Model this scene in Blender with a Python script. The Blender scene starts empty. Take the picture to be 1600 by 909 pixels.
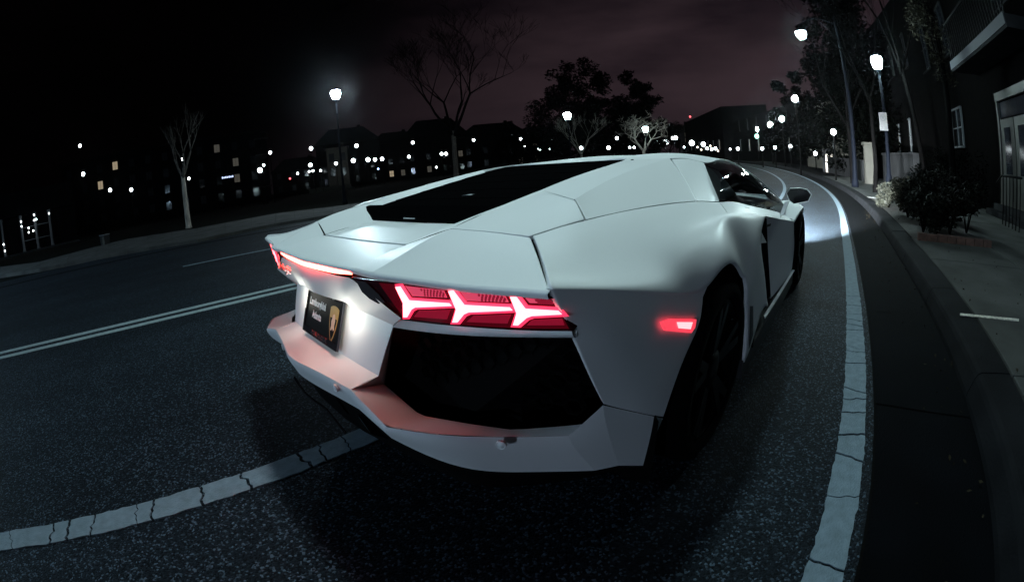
import bpy, bmesh, math, random
import numpy as np
from mathutils import Vector, Matrix

random.seed(7)
S = bpy.context.scene
COL = S.collection
# ------------------------------------------------------------------ camera, sky, exposure
cd = bpy.data.cameras.new("camera")
cam = bpy.data.objects.new("camera", cd)
COL.objects.link(cam)
S.camera = cam
cd.type = 'PANO'                                   # the photograph was taken with a fisheye action camera
PC = cd if hasattr(cd, 'panorama_type') else cd.cycles
PC.panorama_type = 'FISHEYE_LENS_POLYNOMIAL'
PC.fisheye_fov = math.radians(200)
PC.fisheye_polynomial_k0 = 0.0
PC.fisheye_polynomial_k1 = -7.08505211e-02
PC.fisheye_polynomial_k2 = -1.37820733e-04
PC.fisheye_polynomial_k3 = 4.32062625e-06
PC.fisheye_polynomial_k4 = -7.49206711e-07
cd.sensor_fit = 'HORIZONTAL'
cd.sensor_width = 32.0
cd.sensor_height = 32.0 * 909 / 1600
cd.lens = 14.05
cd.shift_x = 0.05717378
cd.shift_y = -0.06772 
cd.clip_start = 0.02
cd.clip_end = 3000
CAM = Vector((1.43077891, -0.49888048, 1.08767995))
_r, _u, _f = (0.624088, 0.776234, -0.089307), (-0.077926, 0.175561, 0.98138), (-0.777459, 0.605508, -0.170054)
cam.matrix_world = Matrix(((_r[0], _u[0], -_f[0], CAM.x), (_r[1], _u[1], -_f[1], CAM.y), (_r[2], _u[2], -_f[2], CAM.z), (0, 0, 0, 1)))

W = bpy.data.worlds.new("World")
S.world = W
W.use_nodes = True
nt = W.node_tree
bg = nt.nodes['Background']
tc = nt.nodes.new('ShaderNodeTexCoord')
sx = nt.nodes.new('ShaderNodeSeparateXYZ')
nt.links.new(tc.outputs['Generated'], sx.inputs[0])
mp = nt.nodes.new('ShaderNodeMapping'); mp.inputs['Scale'].default_value = (1.0, 1.0, 4.0)
nt.links.new(tc.outputs['Generated'], mp.inputs[0])
nz = nt.nodes.new('ShaderNodeTexNoise'); nz.inputs['Scale'].default_value = 1.7; nz.inputs['Detail'].default_value = 5
nz.inputs['Roughness'].default_value = 0.55
nt.links.new(mp.outputs[0], nz.inputs['Vector'])
cr = nt.nodes.new('ShaderNodeValToRGB')              # low cloud lit a dull plum brown by the city
cr.color_ramp.elements[0].position = 0.35; cr.color_ramp.elements[0].color = (0.0045, 0.003, 0.0045, 1)
cr.color_ramp.elements[1].position = 0.68; cr.color_ramp.elements[1].color = (0.0205, 0.0130, 0.0158, 1)
nt.links.new(nz.outputs['Fac'], cr.inputs[0])
# glow strongest over the town straight up the road, falling off sideways and overhead
vd = nt.nodes.new('ShaderNodeVectorMath'); vd.operation = 'DOT_PRODUCT'
vd.inputs[1].default_value = (-0.10, 0.97, -0.50)
nt.links.new(tc.outputs['Generated'], vd.inputs[0])
mr = nt.nodes.new('ShaderNodeMapRange'); mr.inputs[1].default_value = 0.24; mr.inputs[2].default_value = 0.82
mr.inputs[3].default_value = 0.02; mr.inputs[4].default_value = 1.55; mr.interpolation_type = 'SMOOTHSTEP'
nt.links.new(vd.outputs['Value'], mr.inputs[0])
mu = nt.nodes.new('ShaderNodeMix'); mu.data_type = 'RGBA'; mu.blend_type = 'MULTIPLY'; mu.inputs[0].default_value = 1
nt.links.new(cr.outputs[0], mu.inputs[6]); nt.links.new(mr.outputs[0], mu.inputs[7])
nt.links.new(mu.outputs[2], bg.inputs[0])
bg.inputs[1].default_value = 1.0

S.view_settings.view_transform = 'Standard'
S.view_settings.look = 'None'
S.view_settings.exposure = 0.0
S.view_settings.gamma = 1.0
S.render.engine = 'CYCLES'
try:
    S.cycles.use_denoising = True
    S.cycles.denoiser = 'OPENIMAGEDENOISE'
    S.cycles.max_bounces = 6
    S.cycles.sample_clamp_indirect = 3.0
except Exception:
    pass

# ------------------------------------------------------------------ helpers
def tag(o, label=None, cat=None, group=None, kind=None):
    if label: o['label'] = label
    if cat: o['category'] = cat
    if group: o['group'] = group
    if kind: o['kind'] = kind
    return o

def empty(name, loc=(0, 0, 0), rz=0.0):
    o = bpy.data.objects.new(name, None)
    COL.objects.link(o)
    o.location = loc
    o.rotation_euler = (0, 0, rz)
    o.empty_display_size = 0.2
    return o

_mats = {}
def mat(name, color, rough=0.6, metal=0.0, spec=0.5, emit=None, estr=0.0, **kw):
    if name in _mats: return _mats[name]
    m = bpy.data.materials.new(name); m.use_nodes = True
    b = m.node_tree.nodes['Principled BSDF']
    b.inputs['Base Color'].default_value = tuple(color) + (1,)
    b.inputs['Roughness'].default_value = rough
    b.inputs['Metallic'].default_value = metal
    b.inputs['Specular IOR Level'].default_value = spec
    if emit is not None:
        b.inputs['Emission Color'].default_value = tuple(emit) + (1,)
        b.inputs['Emission Strength'].default_value = estr
    for k, v in kw.items(): b.inputs[k.replace('_', ' ')].default_value = v
    _mats[name] = m
    return m

def noisy(m, scale=20.0, amt=0.25, bump=0.0, bscale=None, detail=6, stretch=None, obj=True):
    """vary a principled material's base colour with noise and add fine relief"""
    t = m.node_tree; b = t.nodes['Principled BSDF']
    base = tuple(b.inputs['Base Color'].default_value)
    c = t.nodes.new('ShaderNodeTexCoord')
    src = c.outputs['Object']
    if stretch:
        mpn = t.nodes.new('ShaderNodeMapping'); mpn.inputs['Scale'].default_value = stretch
        t.links.new(src, mpn.inputs[0]); src = mpn.outputs[0]
    n = t.nodes.new('ShaderNodeTexNoise'); n.inputs['Scale'].default_value = scale; n.inputs['Detail'].default_value = detail
    t.links.new(src, n.inputs['Vector'])
    r = t.nodes.new('ShaderNodeValToRGB')
    r.color_ramp.elements[0].position = 0.3; r.color_ramp.elements[1].position = 0.7
    r.color_ramp.elements[0].color = tuple(v * (1 - amt) for v in base[:3]) + (1,)
    r.color_ramp.elements[1].color = tuple(min(1, v * (1 + amt)) for v in base[:3]) + (1,)
    t.links.new(n.outputs['Fac'], r.inputs[0]); t.links.new(r.outputs[0], b.inputs['Base Color'])
    if bump:
        n2 = t.nodes.new('ShaderNodeTexNoise'); n2.inputs['Scale'].default_value = bscale or scale * 4; n2.inputs['Detail'].default_value = 6
        t.links.new(src, n2.inputs['Vector'])
        bp_ = t.nodes.new('ShaderNodeBump'); bp_.inputs['Strength'].default_value = bump; bp_.inputs['Distance'].default_value = 0.01
        t.links.new(n2.outputs['Fac'], bp_.inputs['Height']); t.links.new(bp_.outputs[0], b.inputs['Normal'])
    return m

class MB:
    """collects faces into one mesh; several materials allowed"""
    def __init__(s): s.v = []; s.f = []; s.m = []; s.sm = []
    def face(s, pts, mi=0, smooth=False):
        n = len(s.v); s.v += [tuple(p) for p in pts]; s.f.append(tuple(range(n, n + len(pts)))); s.m.append(mi); s.sm.append(smooth)
    def add(s, verts, faces, mi=0, smooth=False):
        n = len(s.v); s.v += [tuple(p) for p in verts]
        for f in faces: s.f.append(tuple(i + n for i in f)); s.m.append(mi); s.sm.append(smooth)
    def box(s, x0, x1, y0, y1, z0, z1, M=None, mi=0, bev=0.0):
        if bev:
            bm = bmesh.new(); bmesh.ops.create_cube(bm, size=1)
            for v in bm.verts: v.co = Vector(((x0 + x1) / 2 + v.co.x * (x1 - x0), (y0 + y1) / 2 + v.co.y * (y1 - y0), (z0 + z1) / 2 + v.co.z * (z1 - z0)))
            bmesh.ops.bevel(bm, geom=bm.edges[:], offset=bev, segments=2, affect='EDGES', profile=0.6)
            vs = [v.co.copy() for v in bm.verts]; fs = [[v.index for v in f.verts] for f in bm.faces]; bm.free()
        else:
            vs = [Vector((x, y, z)) for z in (z0, z1) for y in (y0, y1) for x in (x0, x1)]
            fs = [(0, 2, 3, 1), (4, 5, 7, 6), (0, 1, 5, 4), (2, 6, 7, 3), (0, 4, 6, 2), (1, 3, 7, 5)]
        if M is not None: vs = [M @ v for v in vs]
        s.add(vs, fs, mi)
        return s
    def lathe(s, prof, seg=24, M=None, mi=0, smooth=True, cap=True):
        """prof = [(radius, height)] round local z"""
        vs = []; fs = []
        for r, h in prof:
            for k in range(seg):
                a = 2 * math.pi * k / seg; vs.append(Vector((r * math.cos(a), r * math.sin(a), h)))
        for i in range(len(prof) - 1):
            for k in range(seg):
                k2 = (k + 1) % seg
                fs.append((i * seg + k, i * seg + k2, (i + 1) * seg + k2, (i + 1) * seg + k))
        if cap:
            if prof[0][0] > 1e-6: fs.append(tuple(reversed(range(seg))))
            if prof[-1][0] > 1e-6: fs.append(tuple(range((len(prof) - 1) * seg, len(prof) * seg)))
        if M is not None: vs = [M @ v for v in vs]
        s.add(vs, fs, mi, smooth)
        return s
    def tube(s, pts, rad, seg=8, mi=0, smooth=True):
        """tapered tube along pts; rad a number or list"""
        pts = [Vector(p) for p in pts]; n = len(pts)
        if not hasattr(rad, '__len__'): rad = [rad] * n
        vs = []; fs = []
        up = Vector((0.13, 0.27, 0.95))
        for i, p in enumerate(pts):
            d = (pts[min(i + 1, n - 1)] - pts[max(i - 1, 0)]).normalized()
            a = d.cross(up)
            if a.length < 1e-3: a = d.cross(Vector((1, 0, 0)))
            a.normalize(); b = d.cross(a)
            for k in range(seg):
                t = 2 * math.pi * k / seg; vs.append(p + (a * math.cos(t) + b * math.sin(t)) * rad[i])
        for i in range(n - 1):
            for k in range(seg):
                k2 = (k + 1) % seg; fs.append((i * seg + k, i * seg + k2, (i + 1) * seg + k2, (i + 1) * seg + k))
        fs.append(tuple(reversed(range(seg)))); fs.append(tuple(range((n - 1) * seg, n * seg)))
        s.add(vs, fs, mi, smooth)
        return s
    def prism(s, poly, off, mi=0, both=True):
        """closed polygon (3D points) extruded by the vector off"""
        off = Vector(off); a = [Vector(p) for p in poly]; b = [p + off for p in a]; n = len(a)
        s.add(a + b, [tuple(reversed(range(n))), tuple(range(n, 2 * n))] + [(i, (i + 1) % n, n + (i + 1) % n, n + i) for i in range(n)], mi)
        return s
    def mirrored(s):
        r = MB(); r.v = [(-x, y, z) for x, y, z in s.v]; r.f = [tuple(reversed(f)) for f in s.f]; r.m = list(s.m); r.sm = list(s.sm); return r
    def merge(s, o):
        n = len(s.v); s.v += o.v; s.f += [tuple(i + n for i in f) for f in o.f]; s.m += o.m; s.sm += o.sm; return s
    def mesh(s, name, mats):
        me = bpy.data.meshes.new(name)
        me.from_pydata([tuple(v) for v in s.v], [], s.f)
        for m in (mats if isinstance(mats, (list, tuple)) else [mats]): me.materials.append(m)
        me.polygons.foreach_set('material_index', s.m)
        me.polygons.foreach_set('use_smooth', s.sm)
        me.update()
        return me
    def build(s, name, mats, parent=None, fix=False):
        me = s.mesh(name, mats)
        if fix:
            bm = bmesh.new(); bm.from_mesh(me); bmesh.ops.recalc_face_normals(bm, faces=bm.faces[:]); bm.to_mesh(me); bm.free()
        o = bpy.data.objects.new(name, me); COL.objects.link(o)
        if parent is not None: o.parent = parent
        return o

def copy_tree(o, parent=None):
    c = o.copy(); COL.objects.link(c)
    if parent is not None: c.parent = parent
    for ch in list(o.children): copy_tree(ch, c)
    return c

# ---- interpolating patches: smooth surfaces that pass through a grid of measured points
def natspline(P, n_eval_t, x=None):
    P = np.asarray(P, float); n = len(P)
    if x is None:
        d = np.linalg.norm(np.diff(P, axis=0), axis=1); d = np.maximum(d, 1e-6)
        x = np.concatenate([[0], np.cumsum(d)]); x /= x[-1]
    t = np.asarray(n_eval_t)
    if n == 2: return P[0] + (P[1] - P[0]) * t[:, None]
    h = np.diff(x)
    A = np.zeros((n, n)); B = np.zeros((n, 3))
    A[0, 0] = A[-1, -1] = 1
    for i in range(1, n - 1):
        A[i, i - 1] = h[i - 1]; A[i, i] = 2 * (h[i - 1] + h[i]); A[i, i + 1] = h[i]
        B[i] = 6 * ((P[i + 1] - P[i]) / h[i] - (P[i] - P[i - 1]) / h[i - 1])
    Mx = np.linalg.solve(A, B)
    k = np.clip(np.searchsorted(x, t, side='right') - 1, 0, n - 2)
    a = x[k + 1] - t; b = t - x[k]; hk = h[k]
    return ((Mx[k] * (a ** 3)[:, None] + Mx[k + 1] * (b ** 3)[:, None]) / (6 * hk)[:, None]
            + (P[k] / hk[:, None] - Mx[k] * hk[:, None] / 6) * a[:, None] + (P[k + 1] / hk[:, None] - Mx[k + 1] * hk[:, None] / 6) * b[:, None])

def polyline(P, t):
    P = np.asarray(P, float); d = np.maximum(np.linalg.norm(np.diff(P, axis=0), axis=1), 1e-6)
    x = np.concatenate([[0], np.cumsum(d)]); x /= x[-1]
    return np.stack([np.interp(t, x, P[:, i]) for i in range(3)], 1)

def samp(n, g0, g1, eps):
    """parameters 0..1 with a close ring next to both ends"""
    lo, hi = g0, 1 - g1
    return np.concatenate([[lo], np.linspace(lo + eps, hi - eps, n), [hi]])

def patch(mb, rows, nu=14, nv=14, gap=(0, 0, 0, 0), skirt=0.012, lin=(False, False), mi=0, shell=None, out=None, bev=0.0022, sk=(1, 1, 1, 1), cut=None):
    """rows: list (v) of lists (u) of points. gap: metres pulled back at (v0, v1, u0, u1) sides. The edge is rolled over a small radius."""
    rows = [np.asarray(r, float) for r in rows]
    fu = polyline if lin[0] else natspline
    fv = polyline if lin[1] else natspline
    Lu = np.mean([np.linalg.norm(np.diff(r, axis=0), axis=1).sum() for r in rows])
    Lv = np.mean([sum(np.linalg.norm(rows[i + 1][j] - rows[i][j]) for i in range(len(rows) - 1)) for j in (0, len(rows[0]) // 2, -1)])
    eps = 0.003
    tu = samp(nu, gap[2] / Lu, gap[3] / Lu, eps / Lu); tv = samp(nv, gap[0] / Lv, gap[1] / Lv, eps / Lv)
    if cut is not None:      # common knots; only the part before ('lo') or after ('hi') row-knot cut[0] is kept
        R3 = np.array(rows)
        ku = np.concatenate([[0], np.cumsum(np.linalg.norm(np.diff(R3, axis=1), axis=2).mean(0))]); ku /= ku[-1]
        kv = np.concatenate([[0], np.cumsum(np.linalg.norm(np.diff(R3, axis=0), axis=2).mean(1))]); kv /= kv[-1]
        fu = lambda P, t: natspline(P, t, ku)
        fv = lambda P, t: natspline(P, t, kv)
        c_ = kv[cut[0]]
        tv = samp(nv, gap[0] / Lv, 1 - c_, eps / Lv) if cut[1] == 'lo' else samp(nv, c_, gap[1] / Lv, eps / Lv)
    def surf(tu, tv):
        A = np.stack([fu(r, tu) for r in rows])            # V0 x U x 3
        return np.stack([fv(A[:, j], tv) for j in range(len(tu))], 1)   # V x U x 3
    G = surf(tu, tv)
    du = np.gradient(G, axis=1); dv = np.gradient(G, axis=0)
    N = np.cross(du, dv); N /= np.maximum(np.linalg.norm(N, axis=2, keepdims=True), 1e-9)
    ctr = G.reshape(-1, 3).mean(0)
    o = np.array(out) if out is not None else ctr - np.array([0, 2.0, 0.35])
    flip = (N.mean((0, 1)) @ o) < 0
    if flip: N = -N
    V, U = G.shape[:2]
    vs = list(map(tuple, G.reshape(-1, 3))); fs = []
    for i in range(V - 1):
        for j in range(U - 1):
            q = (i * U + j, i * U + j + 1, (i + 1) * U + j + 1, (i + 1) * U + j)
            fs.append(q[::-1] if flip else q)
    if skirt:
        loop = [(0, j) for j in range(U)] + [(i, U - 1) for i in range(1, V)] + [(V - 1, j) for j in range(U - 2, -1, -1)] + [(i, 0) for i in range(V - 2, 0, -1)]
        n0 = len(vs); L = len(loop)
        for depth, push in ((bev, bev * 0.8), (skirt, bev * 0.8)):
            for (i, j) in loop:
                ii = 1 if i == 0 else (V - 2 if i == V - 1 else i); jj = 1 if j == 0 else (U - 2 if j == U - 1 else j)
                t = G[i, j] - G[ii, jj]; l = np.linalg.norm(t); t = t / l if l > 1e-9 else t * 0
                vs.append(tuple(G[i, j] - N[i, j] * depth + t * push))
        ring = [[i * U + j for (i, j) in loop], list(range(n0, n0 + L)), list(range(n0 + L, n0 + 2 * L))]
        for a, b in ((ring[0], ring[1]), (ring[1], ring[2])):
            for k in range(L):
                k2 = (k + 1) % L
                side = 0 if k < U - 1 else 3 if k < U + V - 2 else 1 if k < 2 * U + V - 3 else 2
                if not sk[side]: continue
                q = (a[k], b[k], b[k2], a[k2])
                fs.append(q[::-1] if flip else q)
    mb.add(vs, fs, mi, True)
    if shell is not None:
        st = np.linspace(-0.01, 1.01, 9)
        T = surf(np.clip(st, 0, 1), np.clip(st, 0, 1))
        du = np.gradient(T, axis=1); dv = np.gradient(T, axis=0)
        N2 = np.cross(du, dv); N2 /= np.maximum(np.linalg.norm(N2, axis=2, keepdims=True), 1e-9)
        if flip: N2 = -N2
        T = T - N2 * (skirt + 0.003)
        a = len(st)
        shell.add(list(map(tuple, T.reshape(-1, 3))), [((i * a + j, i * a + j + 1, (i + 1) * a + j + 1, (i + 1) * a + j)) for i in range(a - 1) for j in range(a - 1)], 0, False)
    return mb

def masked_patch(mb, rows, useg, vseg, keep, gap, skirt, out, bev=0.0022):
    """a patch on common knots of which only part is kept; useg / vseg = [(knot a, knot b, steps)], keep(u, v, ku, kv) -> bool"""
    R3 = np.array(rows, float)
    ku = np.concatenate([[0], np.cumsum(np.linalg.norm(np.diff(R3, axis=1), axis=2).mean(0))]); Lu = ku[-1]; ku = ku / Lu
    kv = np.concatenate([[0], np.cumsum(np.linalg.norm(np.diff(R3, axis=0), axis=2).mean(1))]); Lv = kv[-1]; kv = kv / Lv
    def ts(seg, k, L, g0):
        t = []
        for n, (a, b, st) in enumerate(seg):
            lo, hi = k[a], k[b]
            if n == 0: lo = g0 / L; t += [lo, lo + .003 / L]; lo += .003 / L
            t += list(np.linspace(lo, hi, st + 1)[1:])
        return np.array(t)
    tu = ts(useg, ku, Lu, gap[1]); tv = ts(vseg, kv, Lv, gap[0])
    A = np.stack([natspline(r, tu, ku) for r in R3])
    G = np.stack([natspline(A[:, j], tv, kv) for j in range(len(tu))], 1)
    N = np.cross(np.gradient(G, axis=1), np.gradient(G, axis=0)); N /= np.maximum(np.linalg.norm(N, axis=2, keepdims=True), 1e-9)
    V, U = G.shape[:2]
    K = np.array([[keep((tu[j] + tu[j + 1]) / 2, (tv[i] + tv[i + 1]) / 2, ku, kv) for j in range(U - 1)] for i in range(V - 1)])
    flip = (N.reshape(-1, 3).mean(0) @ np.array(out)) < 0
    if flip: N = -N
    idx = {}; vs = []; fs = []; edge = {}
    def vid(i, j):
        if (i, j) not in idx: idx[(i, j)] = len(vs); vs.append(tuple(G[i, j]))
        return idx[(i, j)]
    for i in range(V - 1):
        for j in range(U - 1):
            if not K[i, j]: continue
            c = [(i, j), (i, j + 1), (i + 1, j + 1), (i + 1, j)]
            if flip: c = c[::-1]
            fs.append(tuple(vid(*p) for p in c))
            for k in range(4):
                a, b = c[k], c[(k + 1) % 4]
                if (b, a) in edge: del edge[(b, a)]
                else: edge[(a, b)] = 1
    r1 = {}; r2 = {}
    def low(d, p, depth):
        if p not in d: d[p] = len(vs); vs.append(tuple(G[p] - N[p] * depth))
        return d[p]
    for a, b in edge:
        fs.append((idx[b], idx[a], low(r1, a, bev), low(r1, b, bev)))
        fs.append((low(r1, b, bev), low(r1, a, bev), low(r2, a, skirt), low(r2, b, skirt)))
    mb.add(vs, fs, 0, True)

def mirror_rows(rows): return [[(-p[0], p[1], p[2]) for p in r] for r in rows]
def sym(half):
    """a row given from the centre line outwards (x >= 0, first point on x = 0) -> full width"""
    return [(-p[0], p[1], p[2]) for p in reversed(half[1:])] + list(half)

def text_obj(name, body, size, M, material, parent, extrude=0.0008, shear=0.0, align='CENTER', xscale=1.0, bold=0.0):
    cu = bpy.data.curves.new(name, 'FONT'); cu.body = body; cu.size = size; cu.extrude = extrude; cu.shear = shear
    cu.align_x = align; cu.align_y = 'CENTER'; cu.offset = bold
    tmp = bpy.data.objects.new(name, cu); COL.objects.link(tmp)
    dg = bpy.context.evaluated_depsgraph_get()
    me = bpy.data.meshes.new_from_object(tmp.evaluated_get(dg))
    bpy.data.objects.remove(tmp); bpy.data.curves.remove(cu)
    me.transform(M @ Matrix.Diagonal((xscale, 1, 1, 1)))
    me.materials.clear(); me.materials.append(material)
    o = bpy.data.objects.new(name, me); COL.objects.link(o); o.parent = parent
    return o


# ================================================================== THE CAR
# car frame: x to the car's right, y forwards from the tail, z up; measured in metres
PAINT = mat('satin_white_paint', (0.76, 0.78, 0.785), 0.45, 0.0, 0.5, Coat_Weight=0.06, Coat_Roughness=0.25)
noisy(PAINT, 900.0, 0.035, 0.02, 1400.0, 2)
BLACK = mat('black_plastic', (0.012, 0.012, 0.013), 0.5)
GLOSS = mat('gloss_black', (0.006, 0.006, 0.007), 0.12)
RUBBER = mat('tyre_rubber', (0.002, 0.002, 0.002), 0.95, spec=.04)
noisy(RUBBER, 60, 0.3, 0.2)
LINER = mat('liner_black', (0.004, 0.004, 0.004), 0.95, spec=0.05)
CHROME = mat('chrome', (0.7, 0.7, 0.72), 0.15, 1.0)
RIM = mat('dark_rim', (0.0015, 0.0015, 0.0017), 0.4, 0.2, spec=.12)
LENS = mat('red_lens', (0.05, 0.001, 0.005), 0.12, emit=(1.0, 0.01, 0.06), estr=0.05)
LENSDK = mat('dark_lens', (0.03, 0.002, 0.005), 0.1)
GREYLENS = mat('smoked_lens', (0.09, 0.08, 0.085), 0.15, 0.5)
LED = mat('led_red_white', (1, 0.5, 0.5), 0.4, emit=(1.0, 0.10, 0.115), estr=9.0)
LEDP = mat('led_pink_reflector', (0.3, 0.02, 0.06), 0.3, emit=(1.0, 0.10, 0.20), estr=0.55)
LEDD = mat('led_dim_red', (0.1, 0.002, 0.01), 0.3, emit=(1.0, 0.02, 0.09), estr=0.2)
LEDH = mat('led_halo_red', (0.2, 0.005, 0.02), 0.3, emit=(1.0, 0.035, 0.10), estr=1.6)
MARK = mat('side_marker_red', (0.7, 0.05, 0.08), 0.25, emit=(1.0, 0.06, 0.10), estr=1.0)
MARKC = mat('side_marker_core', (0.9, 0.4, 0.4), 0.25, emit=(1.0, 0.42, 0.45), estr=1.7)
PLATEBK = mat('plate_black', (0.002, 0.002, 0.002), 0.5, spec=.08)
WHITEPR = mat('white_print', (0.88, 0.88, 0.86), 0.5)
GOLD = mat('gold_print', (0.62, 0.36, 0.10), 0.4, 0.2)
def glass_mat(name, tint, refl=0.08):
    m = bpy.data.materials.new(name); m.use_nodes = True; t = m.node_tree; t.nodes.clear()
    o = t.nodes.new('ShaderNodeOutputMaterial'); a = t.nodes.new('ShaderNodeBsdfTransparent'); a.inputs[0].default_value = tint + (1,)
    g = t.nodes.new('ShaderNodeBsdfGlossy'); g.inputs['Roughness'].default_value = 0.03
    fr = t.nodes.new('ShaderNodeFresnel'); fr.inputs[0].default_value = 1.18
    x = t.nodes.new('ShaderNodeMixShader'); t.links.new(fr.outputs[0], x.inputs[0]); t.links.new(a.outputs[0], x.inputs[1]); t.links.new(g.outputs[0], x.inputs[2])
    t.links.new(x.outputs[0], o.inputs[0]); return m
GLASS = glass_mat('tinted_glass', (0.62, 0.68, 0.70))

CAR = empty('sports_car', (0, 0, 0))
tag(CAR, 'low wedge shaped white sports car with glowing red tail lamps stopped over the lane line', 'sports car')
SHELL = MB()
G3 = 0.0028
A_ = (0.708,0.306,0.923)
B_ = (0.940,0.090,0.875)

def both(f):
    """right-hand and mirrored left-hand version of one mesh builder"""
    r = MB(); f(r); return r, r.mirrored()

# ---- tail deck: sunken centre, two side decks, bevelled ridges between them, rolled trailing lip
deck = MB()
ridge = [(0.490,0.229,0.944), (0.470,0.150,0.921), (0.462,0.073,0.894), (0.460,-0.000,0.871)]
inner = [(.298,.335,.915), (.321,.192,.896), (.338,.098,.884), (.357,.004,.868)]
patch(deck, [sym([(0,.185,.893), (.17,.186,.894), (.321,.189,.896)]), sym([(0,.09,.881), (.17,.092,.882), (.338,.098,.884)]), sym([(0,-.016,.865), (.17,-.008,.866), (.357,.004,.868)])], 24, 10, gap=(G3, 0, 0, 0), shell=SHELL, sk=(1, 0, 0, 0), out=(0, 0, 1))
def side_deck(m):
    rows = [[(0.487,0.233,0.943), (0.600,0.276,0.933), (0.706,0.305,0.921)],
            [(0.472,0.149,0.920), (0.640,0.201,0.901), (0.810,0.215,0.888)],
            [(0.464,0.071,0.893), (0.680,0.131,0.875), (0.878,0.151,0.875)],
            [(0.461,-0.001,0.870), (0.715,0.067,0.861), (0.937,0.093,0.873)]]
    patch(m, rows, 14, 14, gap=(0.001, 0, 0, G3), shell=SHELL, sk=(1, 0, 0, 1), out=(0, 0, 1))
    # bevel between ridge and sunken centre
    patch(m, [[(.321,.192,.896), (0.472,0.149,0.920)], [(.338,.098,.884), (0.464,0.072,0.893)], [(.357,.004,.868), (0.461,-0.001,0.870)]], 4, 10, skirt=0, out=(-.3, 0, 1))
    # rolled trailing lip
    top = [(.0,-.016,.865), (.17,-.008,.866), (.357,.004,.868), (0.461,-0.001,0.870), (0.715,0.067,0.861), (0.937,0.093,0.873)]
    mid = [(p[0], p[1] - .007, p[2] - .006) for p in top]
    bot = [(p[0], p[1] - .004, p[2] - (.011 if p[0] < .3 else .016)) for p in top]
    und = [(p[0], p[1] + .03, p[2] - (.012 if p[0] < .3 else .018)) for p in top]
    patch(m, [top, mid, bot], 20, 5, skirt=0, lin=(True, False), out=(0, -1, .2))
    patch(m, [bot, und], 20, 2, skirt=0, lin=(True, True), out=(0, 0, -1))
    # cheek closing the deck against the fender
    m.face([(0.937,0.093,0.873), (0.935,0.094,0.865), (.90, .16, .80), (.86, .2, .83)])
    m.face([(.321,.192,.896), (0.472,0.149,0.920), (0.487,0.233,0.943), (.40,.212,.918)])
r, l = both(side_deck)
deck.merge(r).merge(l).build('rear_deck', [PAINT], CAR)

# ---- body-coloured lid in front of the deck
lid = MB()
patch(lid, [sym([(0,.192,.894), (.17,.193,.895), (.318,.197,.8965)]), sym([(0,.30,.908), (.15,.3,.909), (.30,.30,.9105)]), sym([(0,.425,.923), (.14,.42,.924), (.284,.414,.925)])], 20, 10, gap=(G3, 0, 0, 0), shell=SHELL, out=(0, 0, 1))
lid.build('engine_lid', [PAINT], CAR)

# ---- flying buttress (engine side panel), with its inner wall
crest = [(0.488,0.235,0.944), (0.490,0.303,0.961), (0.490,0.365,0.972), (0.488,0.464,0.987), (0.472,0.632,1.014), (0.460,0.880,1.053), (0.457,1.042,1.074), (0.450,1.221,1.097)]
def buttress(m):
    rowsA = [[crest[0], (0.600,0.276,0.935), (0.706,0.304,0.925)],
             [crest[2], (0.620,0.370,0.949), (0.727,0.390,0.936)],
             [crest[4], (0.660,0.561,0.989), (0.744,0.484,0.943)]]
    patch(m, rowsA, 14, 14, gap=(0.001, 0, 0, G3), shell=SHELL, sk=(1, 0, 0, 1), lin=(True, False), out=(.3, -.3, 1))
    rowsB = [[crest[4], (0.570,0.592,1.002), (0.660,0.558,0.990)],
             [crest[5], (0.530,0.838,1.036), (0.600,0.804,1.021)],
             [(0.456,1.069,1.078), (0.500,1.135,1.070), (0.530,1.230,1.067)],
             [crest[7], (0.460,1.452,1.103), (0.470,1.716,1.108)]]
    patch(m, rowsB, 10, 18, gap=(0, 0, 0, 0), shell=SHELL, skirt=0.012, sk=(0, 0, 0, 0), out=(.3, -.3, 1))
    cr = crest
    wall_b = [(.321,.20,.897), (.30,.30,.911), (.283,.412,.925), (.30,.47,.94), (.33,.66,.95), (.34,.9,.97), (.34,1.05,.99), (.34,1.25,1.03)]
    patch(m, [cr, [((a[0] * .65 + b[0] * .35) , (a[1] * .65 + b[1] * .35), (a[2] * .7 + b[2] * .3)) for a, b in zip(cr, wall_b)], wall_b], 26, 5, skirt=0, out=(-1, 0, .6))
r, l = both(buttress)
r.build('flying_buttress', [PAINT], CAR); l.build('flying_buttress', [PAINT], CAR)

# ---- black louvred engine cover between the buttresses: stepped slats, each a part
cov = MB()
cov.prism([(-.32,.414,.927), (.32,.414,.927), (.43,.462,.980), (-.43,.462,.980)], (0, .02, .004))
cov.add([(-.40,.46,.93), (.40,.46,.93), (.36,1.5,1.05), (-.36,1.5,1.05)], [(0, 1, 2, 3)])
MATTE = mat('matt_black', (0.002, 0.002, 0.0022), .95, spec=.0)
cover = cov.build('engine_cover', [MATTE], CAR)
lv = None
for k in range(6):
    y0 = .47 + .15 * k; z0 = .968 + .0232 * k
    m = MB(); w = .452 - .003 * k
    m.prism([(-w, y0, z0), (w, y0, z0), (w - .003, y0 + .1475, z0 + .0215), (-w + .003, y0 + .1475, z0 + .0215)], (0, .003, -.012))
    o = m.build('louvre_slat', [MATTE], cover)
m = MB(); m.tube([(0.154,0.620,0.984), (0.207,0.680,0.986), (0.234,0.740,0.988)], .0022, 5); m.tube([(0.081,0.620,1.001), (0.067,0.720,1.000), (0.081,0.800,0.996)], .002, 5); tag(m.build('cover_glint', [mat('glint_metal', (.2, .22, .24), .3, .8)], cover), kind='stuff')  # glints on the cover, built as two thin bright tubes
m = MB(); m.box(-.02, .06, .405, .409, .938, .942); m.build('badge_strip', [CHROME], cover)

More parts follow.
